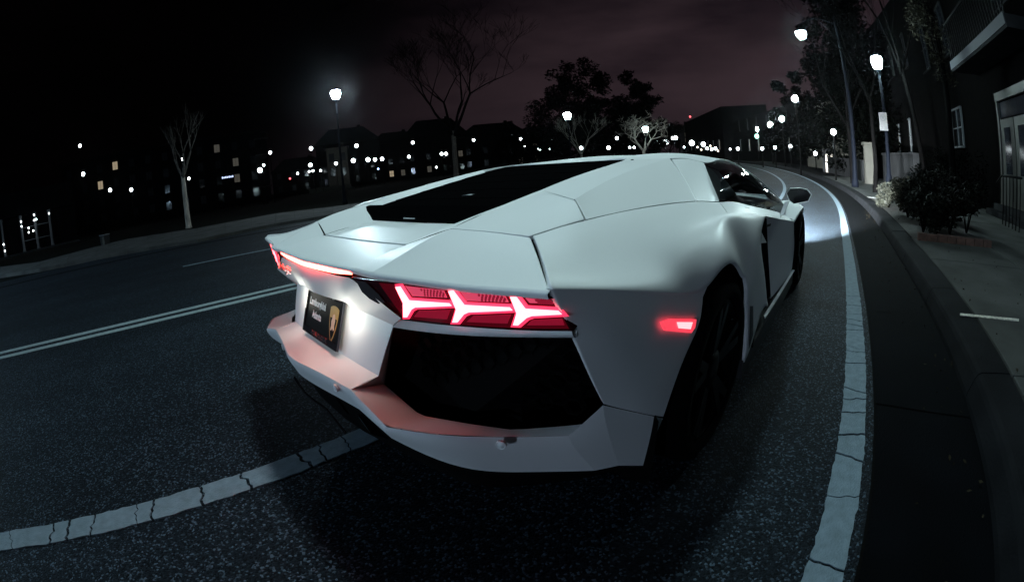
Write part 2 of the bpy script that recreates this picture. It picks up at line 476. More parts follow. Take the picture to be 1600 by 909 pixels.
# ---- panel behind the side window and the pillar in front of it
def quarter(m):
    rows = [[(0.660,0.558,0.990), (0.600,0.804,1.021), (0.530,1.230,1.067), (0.470,1.716,1.108)],
            [(0.703,0.524,0.964), (0.695,0.722,0.980), (0.670,1.055,0.998), (0.655,1.459,1.005)],
            [(0.744,0.487,0.943), (0.768,0.661,0.948), (0.785,0.879,0.947), (0.800,1.210,0.933)]]
    patch(m, rows, 20, 14, gap=(0, G3, 0.0075, 0.001), bev=.0008, shell=SHELL, sk=(0, 1, 1, 1), out=(.6, 0, 1))
r, l = both(quarter); r.build('rear_quarter_panel', [PAINT], CAR); l.build('rear_quarter_panel', [PAINT], CAR)
def pillar(m):
    rows = [[(0.470,1.751,1.104), (0.520,1.869,1.101), (0.575,1.990,1.078)],
            [(0.655,1.467,1.005), (0.675,1.583,0.991), (0.700,1.742,0.978)],
            [(0.800,1.218,0.932), (0.803,1.356,0.920), (0.807,1.525,0.905)]]
    patch(m, rows, 10, 14, gap=(0, G3, 0.001, 0), bev=.0008, shell=SHELL, sk=(0, 1, 1, 1), out=(.6, 0, 1))
r, l = both(pillar); r.build('door_pillar', [PAINT], CAR); l.build('door_pillar', [PAINT], CAR)

# ---- roof
roof = MB()
rr = [[(0,1.38,1.096), (.2,1.46,1.108), (.33,1.44,1.114), (0.450,1.221,1.097)],
      [(0,1.75,1.118), (.2,1.77,1.126), (.36,1.74,1.124), (0.470,1.734,1.107)],
      [(0,2.1,1.136), (.2,2.1,1.143), (.40,2.0,1.130), (0.520,1.869,1.104)],
      [(0,2.4,1.140), (.2,2.4,1.144), (.42,2.25,1.125), (0.573,1.996,1.082)],
      [(0,2.65,1.130), (.2,2.65,1.132), (.44,2.5,1.116), (0.588,2.213,1.098)],
      [(0,2.9,1.100), (.2,2.88,1.100), (.46,2.8,1.085), (0.610,2.617,1.070)]]
patch(roof, [sym(r) for r in rr], 40, 30, out=(0, 0, 1), skirt=0.02)
for q_ in (1, -1): roof.add([(q_ * .43,1.18,1.082), (q_ * .50,1.25,1.078), (q_ * .50,1.55,1.085), (q_ * .42,1.5,1.10)], [(0, 1, 2, 3)])
roof.build('roof', [PAINT], CAR)
def apillar(m):
    o_ = [(0.612,2.609,1.068), (0.635,2.809,1.026), (0.665,3.018,0.974), (0.720,3.452,0.845), (0.780,3.903,0.698)]
    i_ = [(p[0] - .05, p[1] + .03, p[2] + .014) for p in o_]
    i2 = [(p[0] - .075, p[1] + .05, p[2] + .0) for p in o_]
    patch(m, [o_, i_, i2], 14, 5, skirt=0.02, out=(.4, 0, 1))
r, l = both(apillar); r.build('windscreen_pillar', [PAINT], CAR); l.build('windscreen_pillar', [PAINT], CAR)
ws = MB()
patch(ws, [sym([(0,2.9,1.098), (.3,2.87,1.092), (.545,2.72,1.066)]), sym([(0,3.35,.97), (.33,3.3,.965), (.62,3.05,.96)]), sym([(0,3.85,.79), (.4,3.75,.785), (.70,3.5,.78)])], 20, 12, skirt=0, out=(0, .5, 1))
ws.build('windscreen', [GLASS], CAR)

# ---- side windows
wt = [(0.577,1.983,1.073), (0.593,2.195,1.089), (0.615,2.595,1.060), (0.668,3.002,0.965), (0.780,3.725,0.713)]
wb = [(0.806,1.524,0.919), (0.812,1.724,0.893), (0.817,2.023,0.853), (0.822,2.603,0.777), (0.826,3.386,0.674)]
wi = [(0.634,2.106,1.035), (0.637,2.226,1.040), (0.655,2.469,1.015), (0.700,2.755,0.940), (0.768,3.208,0.790)]
def side_glass(m): patch(m, [wt, [tuple((np.array(a) + np.array(b)) / 2 + np.array((.05, 0, .0))) for a, b in zip(wt, wb)], wb], 16, 10, skirt=0, out=(1, 0, .5))
def side_frame(m):
    # black surround inside the glass edge
    s_ = .004
    t_ = [(p[0] - s_, p[1], p[2]) for p in wt]; i_ = [(p[0] - s_, p[1], p[2]) for p in wi]
    patch(m, [t_, i_], 16, 3, skirt=0.01, lin=(True, True), out=(1, 0, .3))
    m.prism([(t_[0][0] - .012, t_[0][1] - .03, t_[0][2] - .002), (t_[1][0] - .006, t_[1][1], t_[1][2]), (i_[0][0] - .006, i_[0][1], i_[0][2]), (0.775,1.975,0.906), (wb[1][0] - .02, wb[1][1], wb[1][2]), (wb[0][0] - .03, wb[0][1] - .03, wb[0][2])], (-.03, 0, 0))
    # bright rubber lip under the roof rail
    m.tube([(p[0] + .001, p[1], p[2] - .016) for p in wt[:4]], .0045, 6)
rg, lg = both(side_glass); rf, lf = both(side_frame)
for g_, f_ in ((rg, rf), (lg, lf)):
    w = g_.build('side_window', [GLASS], CAR)
    f_.build('window_surround', [mat('window_rubber', (0.02, 0.021, 0.022), 0.35)], w)

# ---- rear fender: upper haunch and lower corner, meeting in a crease
def fender(m):
    U = [[(0.711,0.308,0.924), (0.790,0.239,0.899), (0.865,0.168,0.883), (0.940,0.096,0.872)],
         [(0.728,0.391,0.934), (0.832,0.340,0.897), (0.905,0.288,0.862), (0.964,0.236,0.838)],
         [(0.746,0.486,0.941), (0.842,0.464,0.901), (0.918,0.420,0.860), (0.988,0.411,0.791)],
         [(0.762,0.603,0.946), (0.857,0.569,0.905), (0.928,0.524,0.858), (0.998,0.521,0.762)],
         [(0.776,0.752,0.947), (0.872,0.689,0.907), (0.945,0.635,0.860), (1.005,0.637,0.734)],
         [(0.791,0.948,0.943), (0.887,0.849,0.908), (0.950,0.789,0.866), (1.016,0.740,0.733)],
         [(0.800,1.153,0.934), (0.903,1.005,0.901), (0.954,0.940,0.868), (1.023,0.862,0.758)],
         [(0.804,1.362,0.918), (0.920,1.133,0.894), (0.956,1.083,0.866), (1.025,1.058,0.728)],
         [(0.809,1.523,0.902), (0.930,1.247,0.886), (0.957,1.199,0.861), (1.020,1.216,0.646)],
         [(0.812,1.776,0.878), (0.934,1.463,0.866), (0.966,1.421,0.833), (1.016,1.380,0.678)],
         [(0.800,2.616,0.775), (0.922,2.114,0.781), (0.952,1.903,0.769), (0.990,1.653,0.710)]]
    patch(MB(), U[:9], 4, 4, shell=SHELL, out=(1, 0, .5))
    low3 = [[(1.013,1.296,0.525), (1.006,1.387,0.353), (1.000,1.455,0.189)],
            [(1.010,1.489,0.570), (1.003,1.589,0.422), (0.998,1.658,0.290)],
            [(0.994,1.739,0.573), (0.994,1.848,0.442), (0.992,1.965,0.311)]]
    FU = []
    for k, row in enumerate(U):
        if k >= 8: FU.append(list(row) + low3[k - 8])
        else:
            b_ = row[3]; q_ = low3[0]; c_ = U[8][3]
            FU.append(list(row) + [tuple(b_[n] + (g_[n] - c_[n]) for n in range(3)) for g_ in q_])
    masked_patch(m, FU, [(0, 1, 8), (1, 3, 18), (3, 6, 14)], [(0, 8, 50), (8, 10, 12)],
                 lambda u, v, ku, kv: (v < kv[8] and u < ku[3]) or (v > kv[8] and u > ku[1]), (G3, G3), .014, (1, 0, .5))
    L_ = [[(U[k][3][0] - .001, U[k][3][1], U[k][3][2] + .0025) for k in (0, 1, 2, 3)] + [(1.008,0.716,0.704)],
          [(0.948,0.140,0.784), (0.972,0.229,0.759), (0.985,0.352,0.721), (0.996,0.506,0.682), (1.000,0.724,0.628)],
          [(0.944,0.204,0.677), (0.960,0.280,0.644), (0.974,0.375,0.608), (0.985,0.498,0.576), (0.989,0.666,0.554)],
          [(0.931,0.294,0.543), (0.943,0.346,0.509), (0.958,0.399,0.477), (0.972,0.467,0.436), (0.983,0.545,0.390)]]
    patch(m, L_, 22, 18, gap=(0, 0.0012, 0, 0), sk=(0, 1, 1, 1), skirt=.014, out=(1, -.3, .2))
    m.face([(1.020,1.218,0.646), (1.012,1.298,0.525), (1.006,1.389,0.352), (1.000,1.457,0.188), (0.970,1.591,0.126), (0.970,1.546,0.291), (0.975,1.459,0.474), (0.980,1.383,0.603)])
    m.face([(U[4][3][0] - .001, U[4][3][1], U[4][3][2] + .003), (U[5][3][0] - .001, U[5][3][1], U[5][3][2] + .003), (1.008,0.716,0.704)])
    m.face([(U[3][3][0] - .001, U[3][3][1], U[3][3][2] + .0025), (U[4][3][0] - .001, U[4][3][1], U[4][3][2] + .003), (1.008,0.716,0.704)])
    # turned-in lip of the air intake
    m.face([(0.978,1.723,0.748), (0.935,2.102,0.634), (0.989,1.658,0.706)])
    # shoulder between the side glass and the body crease
    Sh = [[(0.809,1.523,0.902), (0.932,1.240,0.887)], [(0.815,1.713,0.890), (0.934,1.463,0.866)], [(0.820,2.010,0.851), (0.931,1.774,0.828)], [(0.825,2.469,0.789), (0.921,2.162,0.774)], [(0.830,3.360,0.669), (0.925,2.688,0.700)]]
    patch(m, Sh, 8, 18, sk=(0, 0, 1, 0), skirt=.02, out=(.3, 0, 1))
r, l = both(fender)
fr_ = r.build('rear_fender', [PAINT], CAR); fl_ = l.build('rear_fender', [PAINT], CAR)
def slot(m): m.tube([(0.866,1.790,0.853), (0.866,1.898,0.839)], .006, 6)
r, l = both(slot); r.build('door_release', [BLACK], CAR); l.build('door_release', [BLACK], CAR)
def strake(m): m.prism([(1.014,1.371,0.487), (1.010,1.453,0.463), (1.006,1.545,0.297), (1.006,1.489,0.244)], (.0015, 0, 0))
r, l = both(strake); r.build('side_vent', [BLACK], CAR); l.build('side_vent', [BLACK], CAR)
def marker(m):
    o_ = [(1.000,0.427,0.720), (1.000,0.485,0.710), (1.006,0.668,0.652), (1.004,0.667,0.628), (1.001,0.646,0.618), (0.998,0.457,0.689)]
    m.prism(o_, (.004, -.001, 0))
def markc(m):
    m.prism([(1.006,0.523,0.690), (1.010,0.633,0.655), (1.006,0.630,0.635), (1.006,0.537,0.669)], (.001, 0, 0))
rm, lm = both(marker); rc, lc = both(markc)
for a, b in ((rm, rc), (lm, lc)):
    o = a.build('side_marker_lamp', [MARK], CAR); b.build('marker_bulb', [MARKC], o)

# ---- tail fascia: band under the lip, plate recess, bumper lip, bumper face
fas = MB()
cb = [(0,-.004,.745), (.09,.004,.7435), (0.190,0.031,0.736), (.24,.03,.728), (0.325,0.050,0.716), (.405,.069,.700)]
ct = [(0,-.008,.832), (.09,-.007,.832), (.17,-.004,.832), (.25,-.002,.833), (0.327,-0.002,0.838), (.532,.024,.758)]
patch(fas, [sym(ct), sym([tuple((np.array(a) + np.array(b)) / 2 + np.array((0, -.004, 0))) for a, b in zip(ct, cb)]), sym(cb)], 44, 8, skirt=.03, lin=(True, False), sk=(0, 1, 0, 0), out=(0, -1, 0))
def under_lamp(m):
    t_ = [(0.503,0.038,0.745), (0.636,0.067,0.754), (0.744,0.089,0.763), (0.853,0.111,0.774), (0.955,0.132,0.787)]
    b_ = [(0.401,0.070,0.693), (0.559,0.062,0.720), (0.714,0.085,0.739), (0.829,0.113,0.753), (0.954,0.145,0.769)]
    patch(m, [t_, [((a[0] + b[0]) / 2, (a[1] + b[1]) / 2 - .004, (a[2] + b[2]) / 2) for a, b in zip(t_, b_)], b_], 20, 6, skirt=.03, sk=(0, 1, 0, 0), out=(0, -1, 0))
    # side wall of the raised middle block
    m.add([(.406,.069,.699), (.367,.019,.55), (0.296,0.070,0.479), (0.253,0.130,0.606)], [(0, 1, 2, 3)])
    # facet dividing the lips
    m.face([(.367,.019,.55), (0.296,0.070,0.479), (.3685,-.0745,.539)])
    # right lip top
    fr = [(.3685,-.0745,.539), (0.549,-0.072,0.499), (0.672,-0.002,0.502), (0.767,0.102,0.486), (0.879,0.227,0.470)]
    bk = [(0.336,0.050,0.500), (0.525,0.045,0.474), (0.655,0.087,0.487), (0.761,0.153,0.478), (.90, .30, .475)]
    patch(m, [bk, fr], 20, 6, skirt=.02, lin=(True, True), sk=(1, 0, 0, 0), out=(0, -.3, 1))
    # bumper face, right of the middle
    a = [(.3685,-.0745,.539), (0.549,-0.072,0.498)]; b = [(.36,-.057,.464), (0.533,-0.056,0.448)]
    def mid(t, u, k=.5, o=-.006): return [(p[0] * (1 - k) + q[0] * k, p[1] * (1 - k) + q[1] * k + o, p[2] * (1 - k) + q[2] * k) for p, q in zip(t, u)]
    def under(u): return [(p[0] * .97, p[1] + .12, p[2] - .03) for p in u]
    def face(t, u, n=8, lu=False):
        e = .06
        patch(m, [t, mid(t, u, .08, -.004), mid(t, u, .5, -.007), u, ], n, 9, skirt=.02, sk=(0, 0, 0, 0), lin=(lu, False), out=(.3, -1, 0))
        patch(m, [u, under(u)], n, 3, skirt=0, lin=(lu, True), out=(0, 0, -1))
    face(a, b, 6)
    a = [(0.549,-0.072,0.498), (0.674,-0.003,0.502), (0.768,0.101,0.486), (0.880,0.226,0.470)]
    b = [(0.533,-0.056,0.448), (0.694,0.066,0.368), (0.795,0.180,0.342), (0.904,0.315,0.312)]
    face(a, b, 18)
    a = [(0.880,0.226,0.470), (0.932,0.290,0.543)]; b = [(0.904,0.315,0.312), (0.933,0.392,0.292)]
    face(a, b, 8)
    a = [(0.933,0.290,0.542), (0.982,0.546,0.384)]; b = [(0.933,0.392,0.292), (0.962,0.510,0.225)]
    face(a, b, 8)
r, l = both(under_lamp)
fas.merge(r).merge(l)
# plate recess, lip and face of the middle block
pc = [(0,.058,.745), (.09,.058,.744), (.155,.058,.742), (.28,.062,.728), (.405,.070,.700)]
pm = [(0,.033,.65), (.09,.033,.65), (.155,.033,.65), (.28,.036,.645), (.388,.044,.63)]
pb = [(0,.002,.562), (.09,.002,.562), (.155,.003,.561), (.28,.010,.556), (.367,.019,.55)]
patch(fas, [sym(pc), sym(pm), sym(pb)], 30, 10, skirt=0, lin=(True, False), out=(0, -1, .3))
lf_ = [(0,-.128,.541), (.119,-.112,.541), (.27,-.087,.54), (.3685,-.0745,.539)]
lk_ = [(0,.002,.562), (.119,.003,.5615), (.27,.010,.556), (.367,.019,.55)]
patch(fas, [sym(lk_), sym([tuple(np.array(a) * .45 + np.array(b) * .55 + np.array((0, 0, -.003))) for a, b in zip(lk_, lf_)]), sym(lf_)], 30, 8, skirt=0, out=(0, -.2, 1))
fb_ = [(0,-.108,.468), (.111,-.088,.458), (.25,-.068,.46), (.36,-.057,.464)]
patch(fas, [sym(lf_), sym([tuple(np.array(a) * .92 + np.array(b) * .08 + np.array((0, -.004, 0))) for a, b in zip(lf_, fb_)]), sym([tuple(np.array(a) * .5 + np.array(b) * .5 + np.array((0, -.006, 0))) for a, b in zip(lf_, fb_)]), sym(fb_)], 30, 9, skirt=0, out=(0, -1, 0))
patch(fas, [sym(fb_), sym([(p[0], p[1] + .15, p[2] - .03) for p in fb_])], 30, 3, skirt=0, lin=(False, True), out=(0, 0, -1))
bumper = fas.build('rear_bumper', [PAINT], CAR)
def sensor_at(P, n):
    n = Vector(n).normalized(); M = Matrix.Translation(Vector(P)) @ n.to_track_quat('Z', 'Y').to_matrix().to_4x4()
    m = MB(); m.lathe([(.0125, -.004), (.0125, .002), (.0118, .0032), (.0108, .0032), (.0098, .001), (.0092, .001), (.0085, .0025), (0.0001, .003)], 24, M)
    m.build('parking_sensor', [PAINT], bumper)
sensor_at((0.795,0.083,0.484), (.55, -1, -.05))
sensor_at((-0.72,.083,.455), (-.55, -1, -.05))
sensor_at((0.300,-0.094,0.524), (.12, -1, -.1))
sensor_at((-.22,-.095,.505), (-.12, -1, -.1))

# ---- big black mesh outlets each side and the black skirt and fins below
def outlet(m):
    m.add([(0.189,0.160,0.599), (.915,.30,.78), (.90,.42,.56), (.84,.42,.478), (.62,.16,.475), (0.227,0.100,0.429)], [(0, 1, 2, 3, 4, 5)])
def hexes(m):
    # coarse honeycomb just behind the opening
    for i in range(13):
        for j in range(6):
            x = .44 + i * .038; z = .50 + j * .044 + (.022 if i % 2 else 0)
            y = .135 + .30 * (x - .42)
            if z > .68 + .08 * (x - .42) or x > .86 or z < .50 + .02 * (x - .42): continue
            pts = [Vector((x + .0245 * math.cos(t), y + .0072 * math.cos(t), z + .0225 * math.sin(t))) for t in [k * math.pi / 3 for k in range(7)]]
            for k in range(6): m.prism([pts[k], pts[k + 1], pts[k + 1] + Vector((0, .02, 0)), pts[k] + Vector((0, .02, 0))], (0, 0, .0015))
r, l = both(outlet); rh, lh = both(hexes)
for a, b in ((r, rh), (l, lh)):
    o = a.build('air_outlet', [LINER], CAR); tag(b.build('honeycomb_mesh', [LINER], o), kind='stuff')
dif = MB()
dif.prism([(-.52,.04,.42), (.52,.04,.42), (.74,.5,.26), (.80,.9,.14), (-.80,.9,.14), (-.74,.5,.26)], (0, 0, .02))
diffuser = dif.build('diffuser', [BLACK], CAR)
for x in (-.34, -.17, .17, .34):
    m = MB(); m.prism([(x,-.03,.36), (x,-.06,.44), (x,.55,.40), (x,.55,.13), (x,.15,.22)], (.008, 0, 0)); m.build('diffuser_fin', [GLOSS], diffuser)
m = MB(); m.tube([(-0.286,-0.058,0.340), (-0.192,-0.055,0.300), (0.007,-0.038,0.300)], .005, 6)
m.tube([(-p[0], p[1], p[2]) for p in ((-0.192,-0.055,0.300), (0.007,-0.038,0.300))], .005, 6)
m.build('diffuser_edge', [GLOSS], diffuser)
va = [(0,-.085,.452), (.11,-.066,.445), (.25,-.045,.447), (.36,-.03,.45), (.55,.0,.44), (.64,.05,.40), (.72,.13,.36), (.82,.24,.32), (.90,.36,.29), (.94,.50,.22)]
m = MB(); patch(m, [sym(va), sym([(p[0] * .985, p[1] + .05, .5 * p[2] + .09) for p in va]), sym([(p[0] * .97, p[1] + .16, .17) for p in va])], 40, 4, skirt=0, lin=(True, True), out=(0, -1, 0)); m.build('valance', [LINER], diffuser)
ex = MB(); ex.prism([(-.12,-.02,.36), (.12,-.02,.36), (.14,-.02,.43), (-.14,-.02,.43)], (0, .2, 0)); ex.build('exhaust_outlet', [BLACK], CAR)
# ---- tail lamps
def lamp_body(m):
    t_ = [(0.353,-0.009,0.844), (0.567,0.037,0.847), (0.711,0.069,0.849), (0.824,0.093,0.853), (0.922,0.114,0.856)]
    b_ = [(0.502,0.038,0.745), (0.636,0.067,0.753), (0.744,0.089,0.762), (0.853,0.111,0.773), (0.956,0.132,0.787)]
    patch(m, [t_, b_], 12, 6, skirt=.03, lin=(True, True), out=(0, -1, 0))
def lamp_red(m): m.prism([(0.460,0.014,0.840), (0.711,0.068,0.845), (0.824,0.093,0.849), (0.923,0.114,0.852), (0.951,0.129,0.792), (0.855,0.110,0.779), (0.746,0.087,0.768), (0.639,0.065,0.760), (0.519,0.040,0.752)], (0, -.001, 0))
def lamp_grey(m): m.prism([(0.372,-0.006,0.838), (0.411,0.002,0.838), (0.449,0.015,0.809), (0.467,0.022,0.787), (0.439,0.017,0.781), (0.408,0.009,0.791), (0.386,0.001,0.807)], (0, -.002, 0))
YS = [[(0.524,0.023,0.840), (0.547,0.027,0.844), (0.565,0.036,0.811), (0.686,0.061,0.819), (0.692,0.065,0.807), (0.577,0.042,0.788), (0.563,0.040,0.781), (0.540,0.039,0.757), (0.522,0.035,0.754), (0.536,0.032,0.798)],
      [(0.686,0.057,0.847), (0.705,0.061,0.850), (0.726,0.070,0.820), (0.837,0.093,0.828), (0.844,0.097,0.816), (0.731,0.075,0.797), (0.717,0.073,0.790), (0.695,0.071,0.768), (0.674,0.067,0.765), (0.696,0.066,0.803)],
      [(0.837,0.090,0.850), (0.856,0.094,0.852), (0.871,0.101,0.829), (0.940,0.115,0.833), (0.951,0.119,0.821), (0.883,0.106,0.809), (0.870,0.104,0.803), (0.848,0.102,0.784), (0.830,0.099,0.782), (0.846,0.097,0.814)]]
PK = [[(0.557,0.032,0.842), (0.672,0.057,0.843), (0.677,0.060,0.827), (0.574,0.039,0.819)],
      [(0.717,0.067,0.845), (0.826,0.090,0.847), (0.831,0.093,0.834), (0.729,0.072,0.826)],
      [(0.871,0.100,0.847), (0.923,0.112,0.847), (0.930,0.114,0.842), (0.879,0.103,0.838)]]
DR = [[(0.583,0.046,0.783), (0.678,0.065,0.798), (0.662,0.065,0.773), (0.561,0.044,0.764)],
      [(0.738,0.079,0.792), (0.832,0.097,0.808), (0.819,0.098,0.786), (0.717,0.077,0.775)],
      [(0.878,0.108,0.802), (0.941,0.121,0.813), (0.945,0.123,0.800), (0.865,0.107,0.789)]]
def grow(poly, k):
    c = sum((Vector(p) for p in poly), Vector()) / len(poly); n = len(poly); out = []
    for i in range(n):
        a, b, d = Vector(poly[i - 1]), Vector(poly[i]), Vector(poly[(i + 1) % n])
        e1 = (b - a).normalized(); e2 = (d - b).normalized(); nn = Vector((.2, -1, .1))
        o1 = e1.cross(nn).normalized(); o2 = e2.cross(nn).normalized(); o = (o1 + o2); o = o.normalized() / max(.45, o.normalized().dot(o1))
        out.append(b + o * k + Vector((0, .0025, 0)))
    return out
for sgn in (1, -1):
    def bb(f):
        m = MB(); f(m); return m if sgn > 0 else m.mirrored()
    TL = bb(lamp_body).build('tail_lamp', [LENSDK], CAR)
    bb(lamp_red).build('red_lens', [LENS], TL)
    bb(lamp_grey).build('reversing_lens', [GREYLENS], TL)
    for y_ in YS:
        bb(lambda m: m.prism(grow(y_, -.0025), (0, -.0014, 0))).build('light_strip_halo', [LEDH], TL)  # red glow round the strip, built as an emissive rim
        bb(lambda m: m.prism([p - Vector((0, .0042, 0)) for p in grow(y_, .0030)], (0, -.002, 0))).build('light_strip', [LED], TL)
    for q in PK: bb(lambda m: m.prism(q, (0, -.002, 0))).build('pink_reflector', [LEDP], TL)
    for q in PK:
        def studs(m):
            A, B, C_, D_ = [Vector(p) for p in q]
            for i in range(7):
                for j in range(3):
                    u, v = .42 + i * .085 + (.04 if j % 2 else 0), .2 + j * .3
                    p = A.lerp(B, u).lerp(D_.lerp(C_, u), v) + Vector((0, -.0022, 0)); k = .0034
                    m.prism([p + Vector((k * math.cos(t), 0, k * math.sin(t))) for t in (0, 1.05, 2.1, 3.14, 4.19, 5.24)], (0, -.0008, 0))
        tag(bb(studs).build('reflector_studs', [LEDD], TL), kind='stuff')
    for q in DR: bb(lambda m: m.prism(q, (0, -.002, 0))).build('dim_reflector', [LEDD], TL)
# centre brake lamp under the lip
br = MB()
patch(br, [sym([(0,-.018,.853), (.17,-.011,.854), (.27,-.007,.8555), (.33,-.004,.8565)]), sym([(0,-.020,.840), (.17,-.013,.841), (.27,-.009,.8455), (.33,-.006,.852)])], 24, 4, skirt=.01, out=(0, -1, 0))
br.build('brake_light', [mat('brake_led', (1, .5, .5), .4, emit=(1.0, .065, .045), estr=24.0)], CAR)
# script badge on the fascia
Mx = Matrix.Translation((-.27, -.017, .800)) @ Matrix.Rotation(math.radians(-2), 4, 'Z') @ Matrix.Rotation(math.radians(88), 4, 'X')
text_obj('script_badge', 'Lamborghini', .042, Mx, mat('red_lit_chrome', (.55, .35, .37), .2, 1.0), CAR, extrude=.0025, shear=.35, xscale=.85)  # chrome tinted pink: red lamp reflection put into its colour

# ---- number plate with dealer insert, frame and plate lamps
pt = math.radians(19); PM = Matrix.Translation((0, .015, .652)) @ Matrix.Rotation(math.radians(90) - pt, 4, 'X')
m = MB(); m.box(-.152, .152, -.076, .076, -.004, .0, PM); plate = m.build('number_plate', [PLATEBK], CAR)
m = MB()
for b in ((-.16, .16, .072, .083), (-.16, .16, -.083, -.060), (-.16, -.151, -.060, .072), (.151, .16, -.060, .072)): m.box(b[0], b[1], b[2], b[3], -.003, .0045, PM)
pf = m.build('plate_frame', [mat('frame_chrome', (.10, .10, .11), .16, .9)], plate)
m = MB(); m.box(-.160, -.156, -.08, .08, .0046, .006, PM); m.box(-.16, .16, -.0835, -.081, .0046, .006, PM); m.build('bright_edge', [CHROME], pf)
for x in (.085, -.085):
    m = MB(); m.lathe([(.005, .0046), (.005, .007), (.0001, .0075)], 10, PM @ Matrix.Translation((x, .0775, 0))); m.build('screw', [CHROME], plate)
text_obj('upper_lettering', 'Lamborghini', .036, PM @ Matrix.Translation((-.055, .036, .0006)), WHITEPR, plate, .0006, bold=.0012, xscale=.85)
text_obj('lower_lettering', 'Atlanta', .036, PM @ Matrix.Translation((-.05, -.008, .0006)), WHITEPR, plate, .0006, bold=.0012, xscale=.8)
text_obj('frame_lettering', 'ATLANTA', .022, PM @ Matrix.Translation((0, -.071, .005)), CHROME, pf, .0008, xscale=1.5, bold=.0006)
def sh(pts, z, h, mname, name):
    m = MB(); m.prism([PM @ Vector((x + .098, y - .004, z)) for x, y in pts], PM.to_3x3() @ Vector((0, 0, h))); return m.build(name, [mname], plate)
sp = [(-.034, .052), (-.018, .058), (0, .060), (.018, .058), (.034, .052), (.033, .022), (.027, -.012), (.015, -.042), (0, -.066), (-.015, -.042), (-.027, -.012), (-.033, .022)]
sh(sp, .0004, .0008, GOLD, 'crest_shield')
sh([(x * .82, y * .86) for x, y in sp if y < .04][:] + [(-.027, .036), (.027, .036)][0:0], .0013, .0004, PLATEBK, 'crest_field')
sh([(-.004, .030), (.006, .034), (.012, .026), (.016, .012), (.013, -.004), (.017, -.016), (.010, -.022), (.002, -.014), (-.006, -.024), (-.014, -.022), (-.010, -.008), (-.013, .006), (-.008, .018)], .0018, .0006, mat('crest_bull', (.85, .62, .42), .4), 'crest_emblem')
PLAMP = mat('plate_lamp_warm', (1, .9, .75), .4, emit=(1.0, .86, .62), estr=.6)
for x in (-.215, .215):
    m = MB(); m.box(x - .016, x + .016, .034, .046, .732, .738); m.build('plate_light', [PLAMP], CAR)
    L = bpy.data.lights.new('plate_light_bulb', 'POINT'); L.energy = .5; L.color = (1.0, .98, .86); L.shadow_soft_size = .06
    o = bpy.data.objects.new('plate_light_bulb', L); COL.objects.link(o); o.location = (x, .0, .70); o.parent = CAR

# ---- doors, sill, mirror, intake
def door(m):
    R = [[(0.912,2.209,0.758), (0.926,2.684,0.699), (0.950,3.317,0.613)],
         [(0.905,2.337,0.511), (0.930,2.759,0.478), (0.957,3.361,0.407)],
         [(0.940,2.357,0.240), (0.958,2.660,0.245), (0.968,3.165,0.238)]]
    patch(m, R, 14, 14, skirt=.02, sk=(1, 1, 0, 1), out=(1, 0, 0))
def handle(m): m.prism([(0.920,2.147,0.728), (0.924,2.284,0.719), (0.923,2.267,0.706), (0.919,2.164,0.712)], (.004, 0, 0))
rd_, ld_ = both(door); rh_, lh_ = both(handle)
for a, b in ((rd_, rh_), (ld_, lh_)):
    o = a.build('door', [PAINT], CAR); b.build('door_handle', [BLACK], o)
def intake(m):
    m.add([(.86,1.6,.80), (.88,2.6,.72), (.90,2.6,.2), (.86,1.6,.2)], [(0, 1, 2, 3)])
    m.add([(.86,1.55,.80), (.86,1.55,.2), (1.0,1.62,.2), (.985,1.64,.70)], [(0, 1, 2, 3)])
r, l = both(intake); r.build('air_intake', [LINER], CAR); l.build('air_intake', [LINER], CAR)
def sill(m):
    m.prism([(.90,1.44,.20), (.995,1.44,.20), (.985,2.2,.225), (.965,3.32,.20), (.88,3.32,.20)], (0, 0, -.09))
def blade(m):
    m.prism([(.975,1.95,.256), (.992,1.92,.252), (.980,3.30,.215), (.962,3.30,.219)], (0, 0, .006))
r, l = both(sill); rb, lb = both(blade)
for a, b in ((r, rb), (l, lb)):
    o = a.build('side_skirt', [BLACK], CAR); b.build('skirt_blade', [PAINT], o)
def mirror_head(m):
    o_ = [(0.948,2.860,0.863), (0.978,2.860,0.899), (1.061,2.860,0.905), (1.123,2.860,0.894), (1.153,2.860,0.860), (1.129,2.860,0.813), (1.007,2.860,0.787), (0.971,2.860,0.810)]
    c = sum((Vector(p) for p in o_), Vector()) / 8
    rings = [[c + (Vector(p) - c) * .93 + Vector((0, .004, 0)) for p in o_], [Vector(p) for p in o_], [c + (Vector(p) - c) * 1.0 + Vector((-.005, .06, 0)) for p in o_], [c + (Vector(p) - c) * .75 + Vector((-.02, .13, -.005)) for p in o_], [c + (Vector(p) - c) * .25 + Vector((-.03, .16, -.008)) for p in o_]]
    vs = [v for rg_ in rings for v in rg_]; fs = []
    for i in range(4):
        for k in range(8): fs.append((i * 8 + k, i * 8 + (k + 1) % 8, (i + 1) * 8 + (k + 1) % 8, (i + 1) * 8 + k))
    fs.append(tuple(range(32, 40)))
    m.add(vs, fs, 0, False)
    m.prism([(0.921,2.950,0.792), (0.964,2.950,0.803), (0.910,2.950,0.698), (0.872,2.950,0.682)], (-.004, .07, 0))
def mirror_glass(m):
    o_ = [(0.953,2.862,0.862), (0.981,2.862,0.894), (1.060,2.862,0.900), (1.117,2.862,0.890), (1.146,2.862,0.860), (1.124,2.862,0.818), (1.008,2.862,0.793), (0.975,2.862,0.814)]
    m.face(o_)
rm_, lm_ = both(mirror_head); rgl, lgl = both(mirror_glass)
for a, b in ((rm_, rgl), (lm_, lgl)):
    o = a.build('door_mirror', [PAINT], CAR, fix=True); b.build('mirror_glass', [GLOSS], o)

